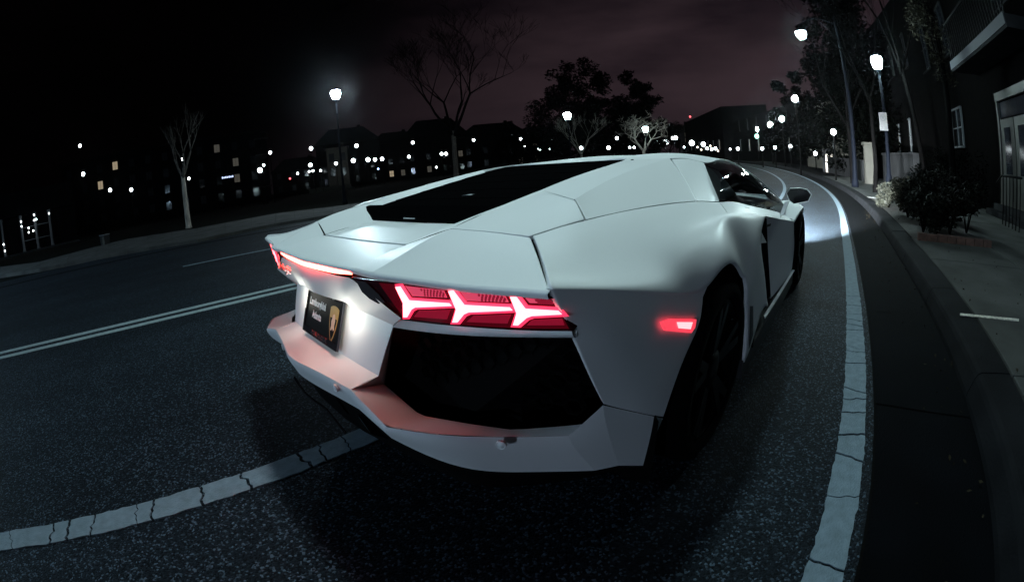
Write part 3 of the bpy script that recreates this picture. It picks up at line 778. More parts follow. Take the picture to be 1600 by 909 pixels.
# ---- nose: bonnet, front fenders, headlamps, front bumper
bn = MB()
patch(bn, [sym([(0,3.88,.785), (.4,3.78,.78), (.68,3.52,.775)]), sym([(0,4.2,.69), (.38,4.15,.685), (.64,4.0,.66)]), sym([(0,4.62,.53), (.33,4.58,.52), (.56,4.42,.50)])], 18, 12, skirt=.02, out=(0, .3, 1))
bn.build('bonnet', [PAINT], CAR)
def ffender(m):
    R = [[(.69,3.50,.775), (.645,4.0,.66), (.565,4.42,.50)],
         [(0.840,3.334,0.670), (.86,3.72,.74), (.78,4.2,.60), ][:1] + [(.80,3.95,.685), (.70,4.40,.50)],
         [(0.950,3.317,0.613), (.985,3.75,.69), (.90,4.32,.50)]]
    R = [[(.70,3.45,.775), (.67,3.85,.70), (.60,4.38,.51)], [(0.830,3.399,0.662), (.85,3.85,.735), (.76,4.38,.51)], [(0.950,3.317,0.613), (.995,3.72,.69), (.91,4.30,.48)]]
    patch(m, R, 12, 10, skirt=.02, out=(.3, 0, 1))
    m.face([(0.830,3.399,0.662), (0.925,2.688,0.700), (0.950,3.317,0.613)])
    m.add([(0.950,3.317,0.613), (0.957,3.312,0.415), (0.968,3.165,0.238), (.95,3.36,.24), (.95,3.36,.60)], [(0, 1, 2, 3, 4)])
r, l = both(ffender); r.build('front_fender', [PAINT], CAR); l.build('front_fender', [PAINT], CAR)
fbm = MB()
patch(fbm, [sym([(0,4.63,.53), (.33,4.59,.52), (.60,4.40,.50), (.91,4.30,.48)]), sym([(0,4.76,.36), (.4,4.70,.36), (.70,4.55,.35), (.94,4.20,.33)]), sym([(0,4.72,.14), (.4,4.66,.14), (.72,4.5,.14), (.95,4.14,.14)])], 24, 8, skirt=.02, out=(0, 1, 0))
fbm.build('front_bumper', [PAINT], CAR)
HL = mat('headlamp_lens', (.8, .85, .9), .1, emit=(.85, .95, 1.0), estr=6.0)
for sx_ in (1, -1):
    m = MB(); m.prism([(sx_ * .58,4.50,.485), (sx_ * .80,4.40,.485), (sx_ * .78,4.46,.42), (sx_ * .60,4.545,.42)], (0, .02, 0)); hl_ = m.build('headlamp', [HL], CAR)
    m = MB(); m.box(sx_ * .68 - .09, sx_ * .68 + .09, 4.640, 4.646, .460, .54); m.box(sx_ * .68 - .09, sx_ * .68 + .09, 4.612, 4.646, .536, .54); m.build('added_beam_shield', [LINER], hl_)  # plates added to block the beam's upward light
    L = bpy.data.lights.new('headlamp_beam', 'SPOT'); L.energy = 120000.0; L.spot_size = math.radians(62); L.spot_blend = 1.0; L.color = (.86, .96, 1.0); L.shadow_soft_size = .008
    o = bpy.data.objects.new('headlamp_beam', L); COL.objects.link(o); o.location = (sx_ * .68, 4.62, .46); o.parent = CAR
    o.rotation_euler = (math.radians(90 + 10.0), 0, math.radians(3))

# ---- wheels
def wheel(name, x, y, r, w, rimr):
    hub = bpy.data.objects.new(name, None)
    t = MB(); M = Matrix.Rotation(math.radians(90), 4, 'Y')
    t.lathe([(rimr, -w / 2 + .015), (rimr + .01, -w / 2), (r - .04, -w / 2 - .004), (r - .012, -w / 2 + .012), (r, -w / 2 + .04), (r, w / 2 - .04), (r - .012, w / 2 - .012), (r - .04, w / 2 + .004), (rimr + .01, w / 2), (rimr, w / 2 - .015)], 48, M, cap=False)
    for k in range(4):
        zz = -w / 2 + .07 + k * (w - .14) / 3
        t.lathe([(r + .0008, zz - .006), (r + .0015, zz), (r + .0008, zz + .006)], 48, M, cap=False)
    ty = t.build('wheel', [RUBBER], CAR)
    ty.location = (x, y, r)
    s_ = 1 if x > 0 else -1
    rm = MB()
    rm.lathe([(rimr, -w / 2 + .02), (rimr - .012, -w / 2 + .02), (rimr - .03, 0), (rimr - .012, w / 2 - .02), (rimr, w / 2 - .02)], 48, M, cap=False)
    for k in range(5):
        for da in (-.16, .16):
            a = k * 2 * math.pi / 5 + .3; a2 = a + da
            p = Vector((s_ * (w / 2 - .05), .06 * math.cos(a), .06 * math.sin(a))); q = Vector((s_ * (w / 2 - .025), (rimr - .012) * math.cos(a2), (rimr - .012) * math.sin(a2)))
            d = (q - p).normalized(); u = Vector((s_, 0, 0)); v = d.cross(u).normalized() * .017
            rm.prism([p - v * 1.3, q - v, q + v, p + v * 1.3], u * .02)
    rm.lathe([(.075, w / 2 - .06), (.075, w / 2 - .03), (.045, w / 2 - .02), (.0001, w / 2 - .018)], 20, M if s_ > 0 else Matrix.Rotation(math.radians(-90), 4, 'Y'))
    rm.build('rim', [RIM], ty)
    for k in range(10):
        bo = MB(); a = k * math.pi / 5; bo.lathe([(.006, 0), (.006, .006), (.0001, .007)], 8, Matrix.Translation((s_ * (w / 2 - .028), (rimr - .03) * math.cos(a), (rimr - .03) * math.sin(a))) @ (M if s_ > 0 else Matrix.Rotation(math.radians(-90), 4, 'Y')))
        bo.build('bolt', [CHROME], ty)
for s_ in (1, -1):
    wheel('wheel', s_ * .845, .985, .352, .33, .262)
    wheel('wheel', s_ * .862, 3.70, .330, .255, .248)

# ---- what shows dark through gaps: inner shell, wheel housings, cabin
MBs = SHELL; MBs.merge(SHELL.mirrored())
MBs.build('inner_shell', [LINER], CAR)
tub = MB()
tub.box(-.70, .70, .25, 1.3, .2, .80); tub.box(-.60, .60, 1.3, 1.95, .2, .86); tub.box(-.66, .66, 1.9, 3.45, .12, .30)
tub.box(-.55, .55, 1.90, 1.95, .3, 1.02); tub.box(-.70, .70, 3.3, 3.5, .3, .70); tub.box(-.66, .66, 3.45, 4.3, .2, .55)
tub.box(-.66, .66, 3.12, 3.4, .60, .735)
tub.build('cabin_tub', [LINER], CAR)
arch = MB()
for s_ in (1, -1):
    arch.box(s_ * .68 - .01, s_ * .68 + .01, .55, 1.5, .1, .8)
    arch.add([(s_ * .68,.50,.85), (s_ * .99,.50,.40), (s_ * .99,.50,.16), (s_ * .68,.50,.16)], [(0, 1, 2, 3)])
    arch.add([(s_ * .68,1.46,.75), (s_ * .985,1.46,.55), (s_ * .985,1.46,.16), (s_ * .68,1.46,.16)], [(0, 1, 2, 3)])
    arch.box(s_ * .70 - .01, s_ * .70 + .01, 3.3, 4.15, .1, .68)
    arch.add([(s_ * .66,3.30,.7), (s_ * .955,3.34,.62), (s_ * .955,3.34,.16), (s_ * .66,3.30,.16)], [(0, 1, 2, 3)])
tag(arch.build('wheel_housing', [LINER], CAR), kind='stuff')
for s_ in (1, -1):
    m = MB(); m.box(s_ * .36 - .22, s_ * .36 + .22, 1.98, 2.16, .3, .86, None, 0, .05); m.box(s_ * .36 - .12, s_ * .36 + .12, 2.0, 2.1, .86, .98, None, 0, .04); m.box(s_ * .36 - .22, s_ * .36 + .22, 2.1, 2.7, .3, .45, None, 0, .05)
    m.build('seat', [LINER], CAR)
m = MB(); M = Matrix.Translation((-.36, 3.02, .70)) @ Matrix.Rotation(math.radians(65), 4, 'X')
for k in range(24):
    a = k * math.pi / 12; b_ = (k + 1) * math.pi / 12
    m.tube([M @ Vector((.17 * math.cos(a), .17 * math.sin(a), 0)), M @ Vector((.17 * math.cos(b_), .17 * math.sin(b_), 0))], .014, 6)
m.build('steering_wheel', [BLACK], CAR)


# ================================================================== THE STREET
YAW = 0.03435108
CY, SY = math.cos(YAW), math.sin(YAW)
def bend(a):
    """sideways drift of the road as it curves left ahead"""
    if a < 9: return 0.0
    if a < 60: return -0.006 * (a - 9) ** 2
    return -0.006 * 51 ** 2 - 0.612 * (a - 60)
def gz(a):
    """the road climbs gently ahead"""
    if a < 12: return 0.0
    if a < 30: return 0.0007 * (a - 12) ** 2
    if a < 220: return 0.2268 + 0.0252 * (a - 30)
    return 0.2268 + 0.0252 * 190 + 0.004 * (a - 220)
def RP(l, a, z=0.0, b=True):
    l2 = l + (bend(a) if b else 0)
    return Vector((l2 * CY - a * SY, l2 * SY + a * CY, gz(a) + z))
def along(P): return -P[0] * SY + P[1] * CY
def gzw(x, y): return gz(-x * SY + y * CY)

# ---- materials of the ground
def asphalt_mat(name, lo, hi, scale, rough, patchy=0.25):
    m = bpy.data.materials.new(name); m.use_nodes = True; t = m.node_tree; b = t.nodes['Principled BSDF']
    c = t.nodes.new('ShaderNodeTexCoord')
    v = t.nodes.new('ShaderNodeTexVoronoi'); v.inputs['Scale'].default_value = scale; t.links.new(c.outputs['Object'], v.inputs['Vector'])
    sp = t.nodes.new('ShaderNodeSeparateColor'); t.links.new(v.outputs['Color'], sp.inputs[0])
    r = t.nodes.new('ShaderNodeValToRGB'); e = r.color_ramp.elements
    e[0].position = 0.0; e[0].color = tuple(lo) + (1,); e[1].position = 1.0; e[1].color = tuple(hi) + (1,)
    q = r.color_ramp.elements.new(0.80); q.color = tuple(a * .88 + b_ * .12 for a, b_ in zip(lo, hi)) + (1,)
    t.links.new(sp.outputs[0], r.inputs[0])
    n = t.nodes.new('ShaderNodeTexNoise'); n.inputs['Scale'].default_value = 0.9; n.inputs['Detail'].default_value = 7; t.links.new(c.outputs['Object'], n.inputs['Vector'])
    mr_ = t.nodes.new('ShaderNodeMapRange'); mr_.inputs[1].default_value = .3; mr_.inputs[2].default_value = .7; mr_.inputs[3].default_value = 1 - patchy; mr_.inputs[4].default_value = 1 + patchy
    t.links.new(n.outputs['Fac'], mr_.inputs[0])
    mx = t.nodes.new('ShaderNodeMix'); mx.data_type = 'RGBA'; mx.blend_type = 'MULTIPLY'; mx.inputs[0].default_value = 1
    mp2 = t.nodes.new('ShaderNodeMapping'); mp2.inputs['Scale'].default_value = (1.0, .07, 1.0); t.links.new(c.outputs['Object'], mp2.inputs[0])
    n3 = t.nodes.new('ShaderNodeTexNoise'); n3.inputs['Scale'].default_value = 1.7; n3.inputs['Detail'].default_value = 3; t.links.new(mp2.outputs[0], n3.inputs['Vector'])
    mr3 = t.nodes.new('ShaderNodeMapRange'); mr3.inputs[1].default_value = .3; mr3.inputs[2].default_value = .7; mr3.inputs[3].default_value = .72; mr3.inputs[4].default_value = 1.3
    t.links.new(n3.outputs['Fac'], mr3.inputs[0])
    mm = t.nodes.new('ShaderNodeMath'); mm.operation = 'MULTIPLY'; t.links.new(mr_.outputs[0], mm.inputs[0]); t.links.new(mr3.outputs[0], mm.inputs[1])
    t.links.new(r.outputs[0], mx.inputs[6]); t.links.new(mm.outputs[0], mx.inputs[7]); t.links.new(mx.outputs[2], b.inputs['Base Color'])
    v2 = t.nodes.new('ShaderNodeTexVoronoi'); v2.feature = 'F1'; v2.inputs['Scale'].default_value = scale; t.links.new(c.outputs['Object'], v2.inputs['Vector'])
    bu = t.nodes.new('ShaderNodeBump'); bu.inputs['Strength'].default_value = 0.45; bu.inputs['Distance'].default_value = 0.006; bu.invert = True
    t.links.new(v2.outputs['Distance'], bu.inputs['Height']); t.links.new(bu.outputs[0], b.inputs['Normal'])
    b.inputs['Roughness'].default_value = rough; b.inputs['Specular IOR Level'].default_value = 0.07
    return m
ASPH = asphalt_mat('asphalt', (0.0015, 0.0027, 0.0044), (0.070, 0.098, 0.13), 125.0, 0.72)
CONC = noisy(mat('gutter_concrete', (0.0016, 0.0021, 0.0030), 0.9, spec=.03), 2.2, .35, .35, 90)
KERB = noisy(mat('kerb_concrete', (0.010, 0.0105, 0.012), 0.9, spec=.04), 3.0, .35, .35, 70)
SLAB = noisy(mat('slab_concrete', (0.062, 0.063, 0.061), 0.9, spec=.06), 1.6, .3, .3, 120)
LAWN = noisy(mat('lawn_ground', (0.004, 0.0045, 0.0035), 0.95, spec=.05), 3.0, .5, .6, 60)
SOIL = noisy(mat('bed_soil', (0.02, 0.016, 0.012), 0.95), 8, .5, .6, 50)
PAINTW = noisy(mat('road_paint', (0.155, 0.205, 0.245), 0.8, spec=.15), 22.0, .16, .4, 130)

def strip(name, l0, l1, a0, a1, z, m, da=1.0, b=True, thick=0.0):
    mb = MB(); n = max(1, int((a1 - a0) / da)); aa = [a0 + (a1 - a0) * i / n for i in range(n + 1)]
    vs = [RP(l, a, z, b) for a in aa for l in (l0, l1)]
    mb.add(vs, [(2 * i, 2 * i + 1, 2 * i + 3, 2 * i + 2) for i in range(n)])
    return tag(mb.build(name, [m]), kind='structure')
# bare earth and lawn out to the horizon, one sheet
mb = MB()
ls = [-330, -220, -120, -60, -30, -13, 3, 8, 20, 60, 170]; aa = [-60, -20, -5, 0, 6, 12, 15, 18, 21, 24, 27, 30, 40, 60, 90, 130, 180, 220, 300]
vs = [RP(l, a, -0.03, False) for a in aa for l in ls]; nl = len(ls)
mb.add(vs, [(i * nl + j, i * nl + j + 1, (i + 1) * nl + j + 1, (i + 1) * nl + j) for i in range(len(aa) - 1) for j in range(nl - 1)])
tag(mb.build('ground', [LAWN]), kind='structure')
road = strip('road', -14.2, 1.80, -30, 230, 0.0, ASPH)
gutter_l = strip('gutter', -12.35, -11.95, -30, 60, 0.004, KERB)
# gutter pans on the right, cast in lengths with open joints
gut = empty('gutter'); tag(gut, kind='structure')
a = -6.0
while a < 60:
    L = 1.52 if a < 20 else 6.0
    mb = MB(); e = 0.006; n = 1 if L < 2 else 4
    for i in range(n):
        p, q = a + e + (L - 2 * e) * i / n, a + e + (L - 2 * e) * (i + 1) / n
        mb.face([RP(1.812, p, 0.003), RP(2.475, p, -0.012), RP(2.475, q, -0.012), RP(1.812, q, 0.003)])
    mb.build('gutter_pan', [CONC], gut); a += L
mb = MB(); n = 60
mb.add([RP(l, -6 + 66 * i / n, -.02) for i in range(n + 1) for l in (1.79, 2.52)], [(2 * i, 2 * i + 1, 2 * i + 3, 2 * i + 2) for i in range(n)])
mb.build('gutter_bed', [LINER], gut)
# kerb stones with a battered face and rounded nose
kerb = empty('kerb'); tag(kerb, kind='structure')
prof = [(2.47, -.03), (2.472, .02), (2.50, .105), (2.515, .128), (2.545, .14), (2.775, .15), (2.785, .143), (2.785, -.03)]
a = -6.0; rk = random.Random(3)
while a < 60:
    L = (1.6 + rk.uniform(-.1, .1)) if a < 22 else 5.0
    mb = MB(); n = 2 if L < 2 else 5; e = .005; k = len(prof)
    j1 = rk.uniform(-.004, .004)
    vs = [RP(l + j1, a + e + (L - 2 * e) * i / n, z + j1) for i in range(n + 1) for l, z in prof]
    fs = [(i * k + j, i * k + j + 1, (i + 1) * k + j + 1, (i + 1) * k + j) for i in range(n) for j in range(k - 1)] + [tuple(range(k)), tuple(reversed(range(n * k, n * k + k)))]
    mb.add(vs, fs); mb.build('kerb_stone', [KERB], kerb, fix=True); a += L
# footpath slabs beside the kerb, and the paving in front of the houses
path = empty('footpath'); tag(path, kind='structure')
rk = random.Random(5)
for col, (l0, l1) in enumerate(((2.795, 4.30), (4.31, 5.80), (5.81, 7.2))):
    a = -5.72
    while a < 26:
        L = 1.5
        if col < 1 and 6.05 < a + L * .5 < 13.3 : a += L; continue
        e = .006; z = .145 + rk.uniform(-.003, .003); mb = MB()
        p = [(l0 + e, a + e), (l1 - e, a + e), (l1 - e, a + L - e), (l0 + e, a + L - e)]
        top = [RP(x, y, z) for x, y in p]; top2 = [RP(x + (e if x < (l0 + l1) / 2 else -e), y + (e if y < a + L / 2 else -e), z + .004) for x, y in p]; bot = [RP(x, y, z - .08) for x, y in p]
        mb.add(bot + top + top2, [(8, 9, 10, 11)] + [(i, (i + 1) % 4, 4 + (i + 1) % 4, 4 + i) for i in range(4)] + [(4 + i, 4 + (i + 1) % 4, 8 + (i + 1) % 4, 8 + i) for i in range(4)])
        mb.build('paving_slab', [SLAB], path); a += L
mb = MB(); n = 60
mb.add([RP(l, -6 + 66 * i / n, .10) for i in range(n + 1) for l in (2.78, 7.4)], [(2 * i, 2 * i + 1, 2 * i + 3, 2 * i + 2) for i in range(n)])
mb.build('paving_bed', [CONC], path)
# pale expansion strip lying in a slab joint
mb = MB(); mb.prism([(2.531,2.864,0.152), (3.200,2.907,0.152), (3.177,2.852,0.152), (2.518,2.814,0.152)], (0, 0, .004)); mb.build('joint_strip', [noisy(mat('joint_pale', (.55, .52, .46), .8), 40, .4)], path)
# left-hand footpath, seen far across the road, in cast lengths
lp = empty('footpath'); tag(lp, kind='structure')
near = [(-18.907,-11.335,0.100), (-14.806,-5.357,0.100), (-13.824,-1.709,0.100), (-12.915,0.776,0.100), (-13.928,3.777,0.100), (-13.820,5.970,0.100), (-14.232,8.405,0.100)]
far = [(-32.065,-18.161,0.120), (-18.767,-6.483,0.120), (-22.938,-2.325,0.120), (-20.013,1.485,0.120), (-21.603,5.982,0.120), (-19.393,8.381,0.120), (-19.246,11.295,0.120)]
near += [RP(-14.4, 16 + 8 * k, .1) for k in range(6)]; far += [RP(-18.8, 18 + 8 * k, .12) for k in range(6)]
rk = random.Random(8)
for i in range(12):
    for k in range(3):
        t0, t1 = k / 3 + .0015, (k + 1) / 3 - .0015
        A = [Vector(near[i]).lerp(Vector(near[i + 1]), t) for t in (t0, t1)]; B = [Vector(far[i]).lerp(Vector(far[i + 1]), t) for t in (t1, t0)]
        mb = MB(); q = A + B; mb.add(q + [p - Vector((0, 0, .16)) for p in q], [(0, 1, 2, 3)] + [(j, j + 4, (j + 1) % 4 + 4, (j + 1) % 4) for j in range(4)])
        mb.build('paving_slab', [SLAB], lp)

# ---- painted lines, cracked across into slabs of old thermoplastic
def paint_line(name, l0, l1, segs, cracked=(0, 0), jag=.006, z=.005, step=2.0, seed=1, pm=None):
    root = empty(name); tag(root, kind='structure'); rg = random.Random(seed)
    for a0, a1 in segs:
        a = a0
        prev = None
        while a < a1 - 1e-6:
            cr = cracked[0] <= a < cracked[1]
            L = rg.choice((rg.uniform(.07, .13), rg.uniform(.13, .22), rg.uniform(.18, .32))) if cr else step
            b = min(a1, a + L); w = l1 - l0; n = 7
            # jagged end lines
            def endl():
                sl = rg.uniform(-.02, .02); kx = rg.randint(2, 5); return [(l0 + w * i / n, rg.uniform(-.006, .006) + sl * i / n + (.012 if i >= kx else 0) * (1 if sl > 0 else -1)) for i in range(n + 1)]
            e0 = prev if prev is not None else [(l0 + w * i / n, 0) for i in range(n + 1)]
            e1 = endl() if cr else [(l0 + w * i / n, 0) for i in range(n + 1)]
            g = rg.choice((.002, .004, .006, .010)) if cr else 0.0
            m_ = max(2, int((b - a) / (.035 if cr else .5)))
            lo = [(l0 + rg.uniform(-jag, jag), a + (b - a) * i / m_) for i in range(1, m_)]; hi = [(l1 + rg.uniform(-jag, jag), a + (b - a) * i / m_) for i in range(1, m_)]
            poly = [(x, a + g + d) for x, d in e0] + [p for p in hi if a + g + e0[-1][1] + .01 < p[1] < b + e1[-1][1] - .01] + [(x, b - g + d) for x, d in reversed(e1)] + [p for p in reversed(lo) if a + g + e0[0][1] + .01 < p[1] < b + e1[0][1] - .01]
            mb = MB()
            if b - a > 1.0 and a > 8:
                k = 4
                mb.add([RP(l, a + (b - a) * i / k, z) for i in range(k + 1) for l in (l0, l1)], [(2 * i, 2 * i + 1, 2 * i + 3, 2 * i + 2) for i in range(k)])
            else:
                mb.face([RP(x, y, z) for x, y in poly])
                nn = len(poly); mb.add([RP(x, y, z) for x, y in poly] + [RP(x, y, .0005) for x, y in poly], [(i, nn + i, nn + (i + 1) % nn, (i + 1) % nn) for i in range(nn)])
            mb.build('paint_slab', [pm or PAINTW], root)
            prev = e1; a = b
    return root
paint_line('edge_line', 1.612, 1.752, [(-2.0, 70.0)], cracked=(-2.0, 3.2), jag=.005, step=1.6, seed=4)
paint_line('lane_line', -.252, -.118, [(-3.6, 1.0), (6.0, 60.0)], cracked=(-3.6, 1.0), jag=.006, step=1.8, seed=9)
PAINTC = noisy(mat('centre_line_paint', (.30, .37, .39), .8, spec=.15), 22.0, .16, .4, 130)  # lighter tone than the edge and lane lines
paint_line('centre_line', -3.735, -3.635, [(-8.0, 60.0)], jag=.003, step=2.5, seed=2, pm=PAINTC)
paint_line('centre_line', -3.505, -3.405, [(-8.0, 60.0)], jag=.003, step=2.5, seed=3, pm=PAINTC)
paint_line('lane_dash', -7.66, -7.55, [(-11.8, -8.8), (.18, 3.2), (12.2, 15.2), (24.2, 27.2)], jag=.003, step=3.0, seed=5)

# ================================================================== STREET LAMPS
POLE = noisy(mat('lamp_pole_paint', (0.0022, 0.0030, 0.0055), 0.7, 0, .05), 30, .3)
def lamp_glass(name, col, s): return mat(name, (0.9, 0.9, 0.9), 0.4, emit=col, estr=s)
COOL = (0.71, 0.975, 1.0)
FILL_BLUE = (0.60, 0.76, 1.0)
GL_NEAR = lamp_glass('lamp_glass_near', COOL, 420.0)
def lantern(root, P, w, h, gm):
    """bowl lantern, wide at the rim and narrowing downwards, under a dark ribbed cap"""
    T = Matrix.Translation(P)
    g = MB(); g.lathe([(.16 * w, 0), (.30 * w, .06 * h), (.42 * w, .30 * h), (.49 * w, .62 * h), (.50 * w, .80 * h), (.44 * w, .92 * h), (.22 * w, h)], 20, T); bowl = g.build('lamp_bowl', [gm], root)
    c = MB(); c.lathe([(.26 * w, .955 * h), (.30 * w, 1.0 * h), (.16 * w, 1.16 * h), (.05 * w, 1.22 * h), (.035 * w, 1.38 * h), (.0001, 1.42 * h)], 16, T); c.build('lamp_cap', [POLE], root)
    n = MB(); n.lathe([(.11 * w, -.34 * h), (.17 * w, -.26 * h), (.12 * w, -.12 * h), (.20 * w, .01 * h)], 14, T); n.build('lamp_neck', [POLE], root)
    for k in range(4):
        a = k * math.pi / 2 + .4; r = MB(); r.tube([P + Vector((math.cos(a) * rr * w, math.sin(a) * rr * w, hh * h)) for rr, hh in ((.2, .02), (.47, .42), (.53, .80), (.30, 1.0))], .012 * w + .003, 5); r.build('lantern_rib', [POLE], root)
def post_lamp(x, y, z0, ztop, w, label, gm, h=None):
    r = empty('street_lamp', (x, y, z0)); tag(r, label, 'street lamp')
    h = h or w * .95
    p = MB(); H = ztop - z0
    p.lathe([(.16, 0), (.16, .12), (.12, .2), (.10, .55), (.115, .62), (.075, .72), (.065, 1.2), (.055, H - .9), (.075, H - .85), (.05, H - .8), (.05, H - .3 * h)], 14)
    p.build('lamp_post', [POLE], r)
    lantern(r, Vector((0, 0, H)), w, h, gm)
    return r
P = (-20.853,9.760,5.904); post_lamp(P[0], P[1], gzw(P[0], P[1]) + .1, P[2], .54, 'black post lamp glowing white across the road beside the left footpath', lamp_glass('lamp_glass_left', (.70, .90, 1.0), 560.0))
P = (2.888,13.181,3.683); LR = post_lamp(P[0], P[1], gzw(P[0], P[1]) + .14, P[2], .40, 'black post lamp with a small white parking sign, beside the shrub bed', lamp_glass('lamp_glass_right', COOL, 330.0))
P = (-22.009,31.653,5.188); post_lamp(P[0], P[1], gzw(P[0], P[1]), P[2], .68, 'bright round post lamp in front of the dark evergreen trees', lamp_glass('lamp_glass_mid', COOL, 60.0))
P = (-18.869,40.670,4.103); post_lamp(P[0], P[1], gzw(P[0], P[1]), P[2], .62, 'bright post lamp shining through the small bare tree above the car roof', lamp_glass('lamp_glass_tree', COOL, 30.0))
def arm_lamp(P, pole_l, label, gm, w, da=0.0):
    P = Vector(P); a = along(P) + da; B = RP(pole_l, a, .14)
    r = empty('arm_street_lamp', B); tag(r, label, 'street lamp')
    p = MB(); p.lathe([(.17, 0), (.17, .2), (.12, .35), (.10, 1.2), (.075, P.z - B.z + .5), (.04, P.z - B.z + .7), (.0001, P.z - B.z + .85)], 14); p.build('lamp_post', [POLE], r)
    q = P - B; top = Vector((0, 0, q.z + .35)); d = Vector((q.x, q.y, 0))
    ar = MB(); ar.tube([top + d * t + Vector((0, 0, .35 * math.sin(math.pi * min(1, t * .9)))) for t in [k / 12 for k in range(13)]], .03, 8); ar.build('lamp_arm', [POLE], r)
    st = MB(); st.tube([Vector((0, 0, q.z - .35)), d * .25 + Vector((0, 0, q.z + .3)), d * .5 + Vector((0, 0, q.z + .65))], .018, 6); st.build('arm_brace', [POLE], r)
    T = Matrix.Translation(q)
    g = MB(); g.lathe([(.0001, -.30 * w), (.20 * w, -.26 * w), (.38 * w, -.08 * w), (.46 * w, .18 * w), (.44 * w, .30 * w)], 20, T, cap=False); g.build('lamp_bowl', [gm], r)
    c = MB(); c.lathe([(.46 * w, .28 * w), (.48 * w, .34 * w), (.30 * w, .52 * w), (.10 * w, .62 * w), (.06 * w, .9 * w)], 20, T); c.build('lamp_cap', [POLE], r)
    return r
arm_lamp((0.161,18.793,6.207), 3.1, 'bell-shaped lamp hanging from a curved arm over the right kerb', lamp_glass('lamp_glass_arm', COOL, 320.0), .55)
# unseen lamps: overhead one read off the car's shadow, two behind added as fill
arm_lamp(RP(-0.45, 1.7, 5.6), 3.15, 'lamp on a long curved arm directly over the white car', lamp_glass('lamp_glass_over', COOL, 252.0), .60, -2.4)
P = RP(4.6, -19.0); post_lamp(P[0], P[1], .14, 4.3, .46, 'unseen black post lamp added as fill behind the viewer, on the right footpath', lamp_glass('fill_glass_back', FILL_BLUE, 1080.0))  # added fill for the rear bumper and lower fender

P = RP(-15.0, -17.0); post_lamp(P[0], P[1], .1, 5.6, .5, 'unseen black post lamp added as fill behind the viewer, beside the left footpath', lamp_glass('fill_glass_left_back', (.50, .78, 1.0), 1700.0))  # added to lighten the left side of the road

# white parking sign on the right lamp post
sg = empty('parking_sign', (2.800,12.983,2.239)); tag(sg, 'small white no parking sign fixed to the right lamp post', 'sign')
P0 = Vector((2.800,12.983,2.239)); vdir = (CAM - P0); vdir.z = 0; vdir.normalize()
SM = Matrix.Rotation(math.atan2(vdir.y, vdir.x) + math.pi / 2, 4, 'Z') @ Matrix.Rotation(math.pi / 2, 4, 'X')
sw, shh = .135, .245
mb = MB(); mb.box(-sw, sw, -shh, shh, -.004, .0, SM, 0); mb.build('sign_plate', [mat('sign_white', (.055, .056, .056), .5)], sg)
INK = mat('sign_ink', (.03, .03, .035), .5)
mb = MB()
for k in range(28):
    a, b = k * math.pi / 14, (k + 1) * math.pi / 14
    mb.prism([SM @ Vector((r_ * math.cos(t), r_ * math.sin(t) + .10, .001)) for r_, t in ((.078, a), (.095, a), (.095, b), (.078, b))], SM.to_3x3() @ Vector((0, 0, .002)))
mb.prism([SM @ Vector(p) for p in ((-.062, .155, .0012), (-.05, .165, .0012), (.062, .045, .0012), (.05, .035, .0012))], SM.to_3x3() @ Vector((0, 0, .002)))
mb.build('ban_circle', [INK], sg)
text_obj('letter', 'P', .13, SM @ Matrix.Translation((0, .10, .0014)), INK, sg, .001)
for s_ in (-1, 1):
    mb = MB(); mb.prism([SM @ Vector(p) for p in ((s_ * .015, -.155, .001), (s_ * .055, -.135, .001), (s_ * .055, -.147, .001), (s_ * .105, -.147, .001), (s_ * .105, -.163, .001), (s_ * .055, -.163, .001), (s_ * .055, -.175, .001))], SM.to_3x3() @ Vector((0, 0, .002))); mb.build('arrow', [INK], sg, fix=True)

# ---- distant lamps: round globes on thin posts, and strings of lights in the town
FAR_W = lamp_glass('far_lamp_white', (.86, .97, 1.0), 9.0)
ROW_W = lamp_glass('row_lamp_white', (.84, 1.0, 1.0), 260.0)
FAR_Y = lamp_glass('far_lamp_warm', (1.0, .86, .66), 5.0)
FAR_G = lamp_glass('far_lamp_green', (.35, 1.0, .72), 6.0)
FAR_R = lamp_glass('far_lamp_red', (1.0, .10, .12), 4.0)
FAR_B = lamp_glass('far_lamp_blue', (.35, .5, 1.0), 4.0)
_sph = {}
def globe_mesh(m):
    if m.name not in _sph:
        g = MB(); g.lathe([(.0001, -1), (.5, -.86), (.86, -.5), (1, 0), (.86, .5), (.5, .86), (.0001, 1)], 12); _sph[m.name] = g.mesh('lamp_globe', [m])
    return _sph[m.name]
_pm = MB(); _pm.lathe([(.07, 0), (.06, .1), (.045, 1.0)], 6); PMESH = _pm.mesh('lamp_post', [mat('far_pole', (.003, .003, .003), .9, spec=.0)])
def far_lamp(P, r, m, label, group, post=True):
    z0 = gzw(P[0], P[1]) - .03
    t = empty('distant_lamp', (P[0], P[1], z0)); tag(t, label, 'street lamp' if post else 'lamp', group)
    g = bpy.data.objects.new('lamp_globe', globe_mesh(m)); COL.objects.link(g); g.parent = t; g.location = (0, 0, P[2] - z0); g.scale = (r, r, r)
    if post:
        p = bpy.data.objects.new('lamp_post', PMESH); COL.objects.link(p); p.parent = t; p.scale = (1, 1, max(.3, P[2] - z0 - r))
    return t


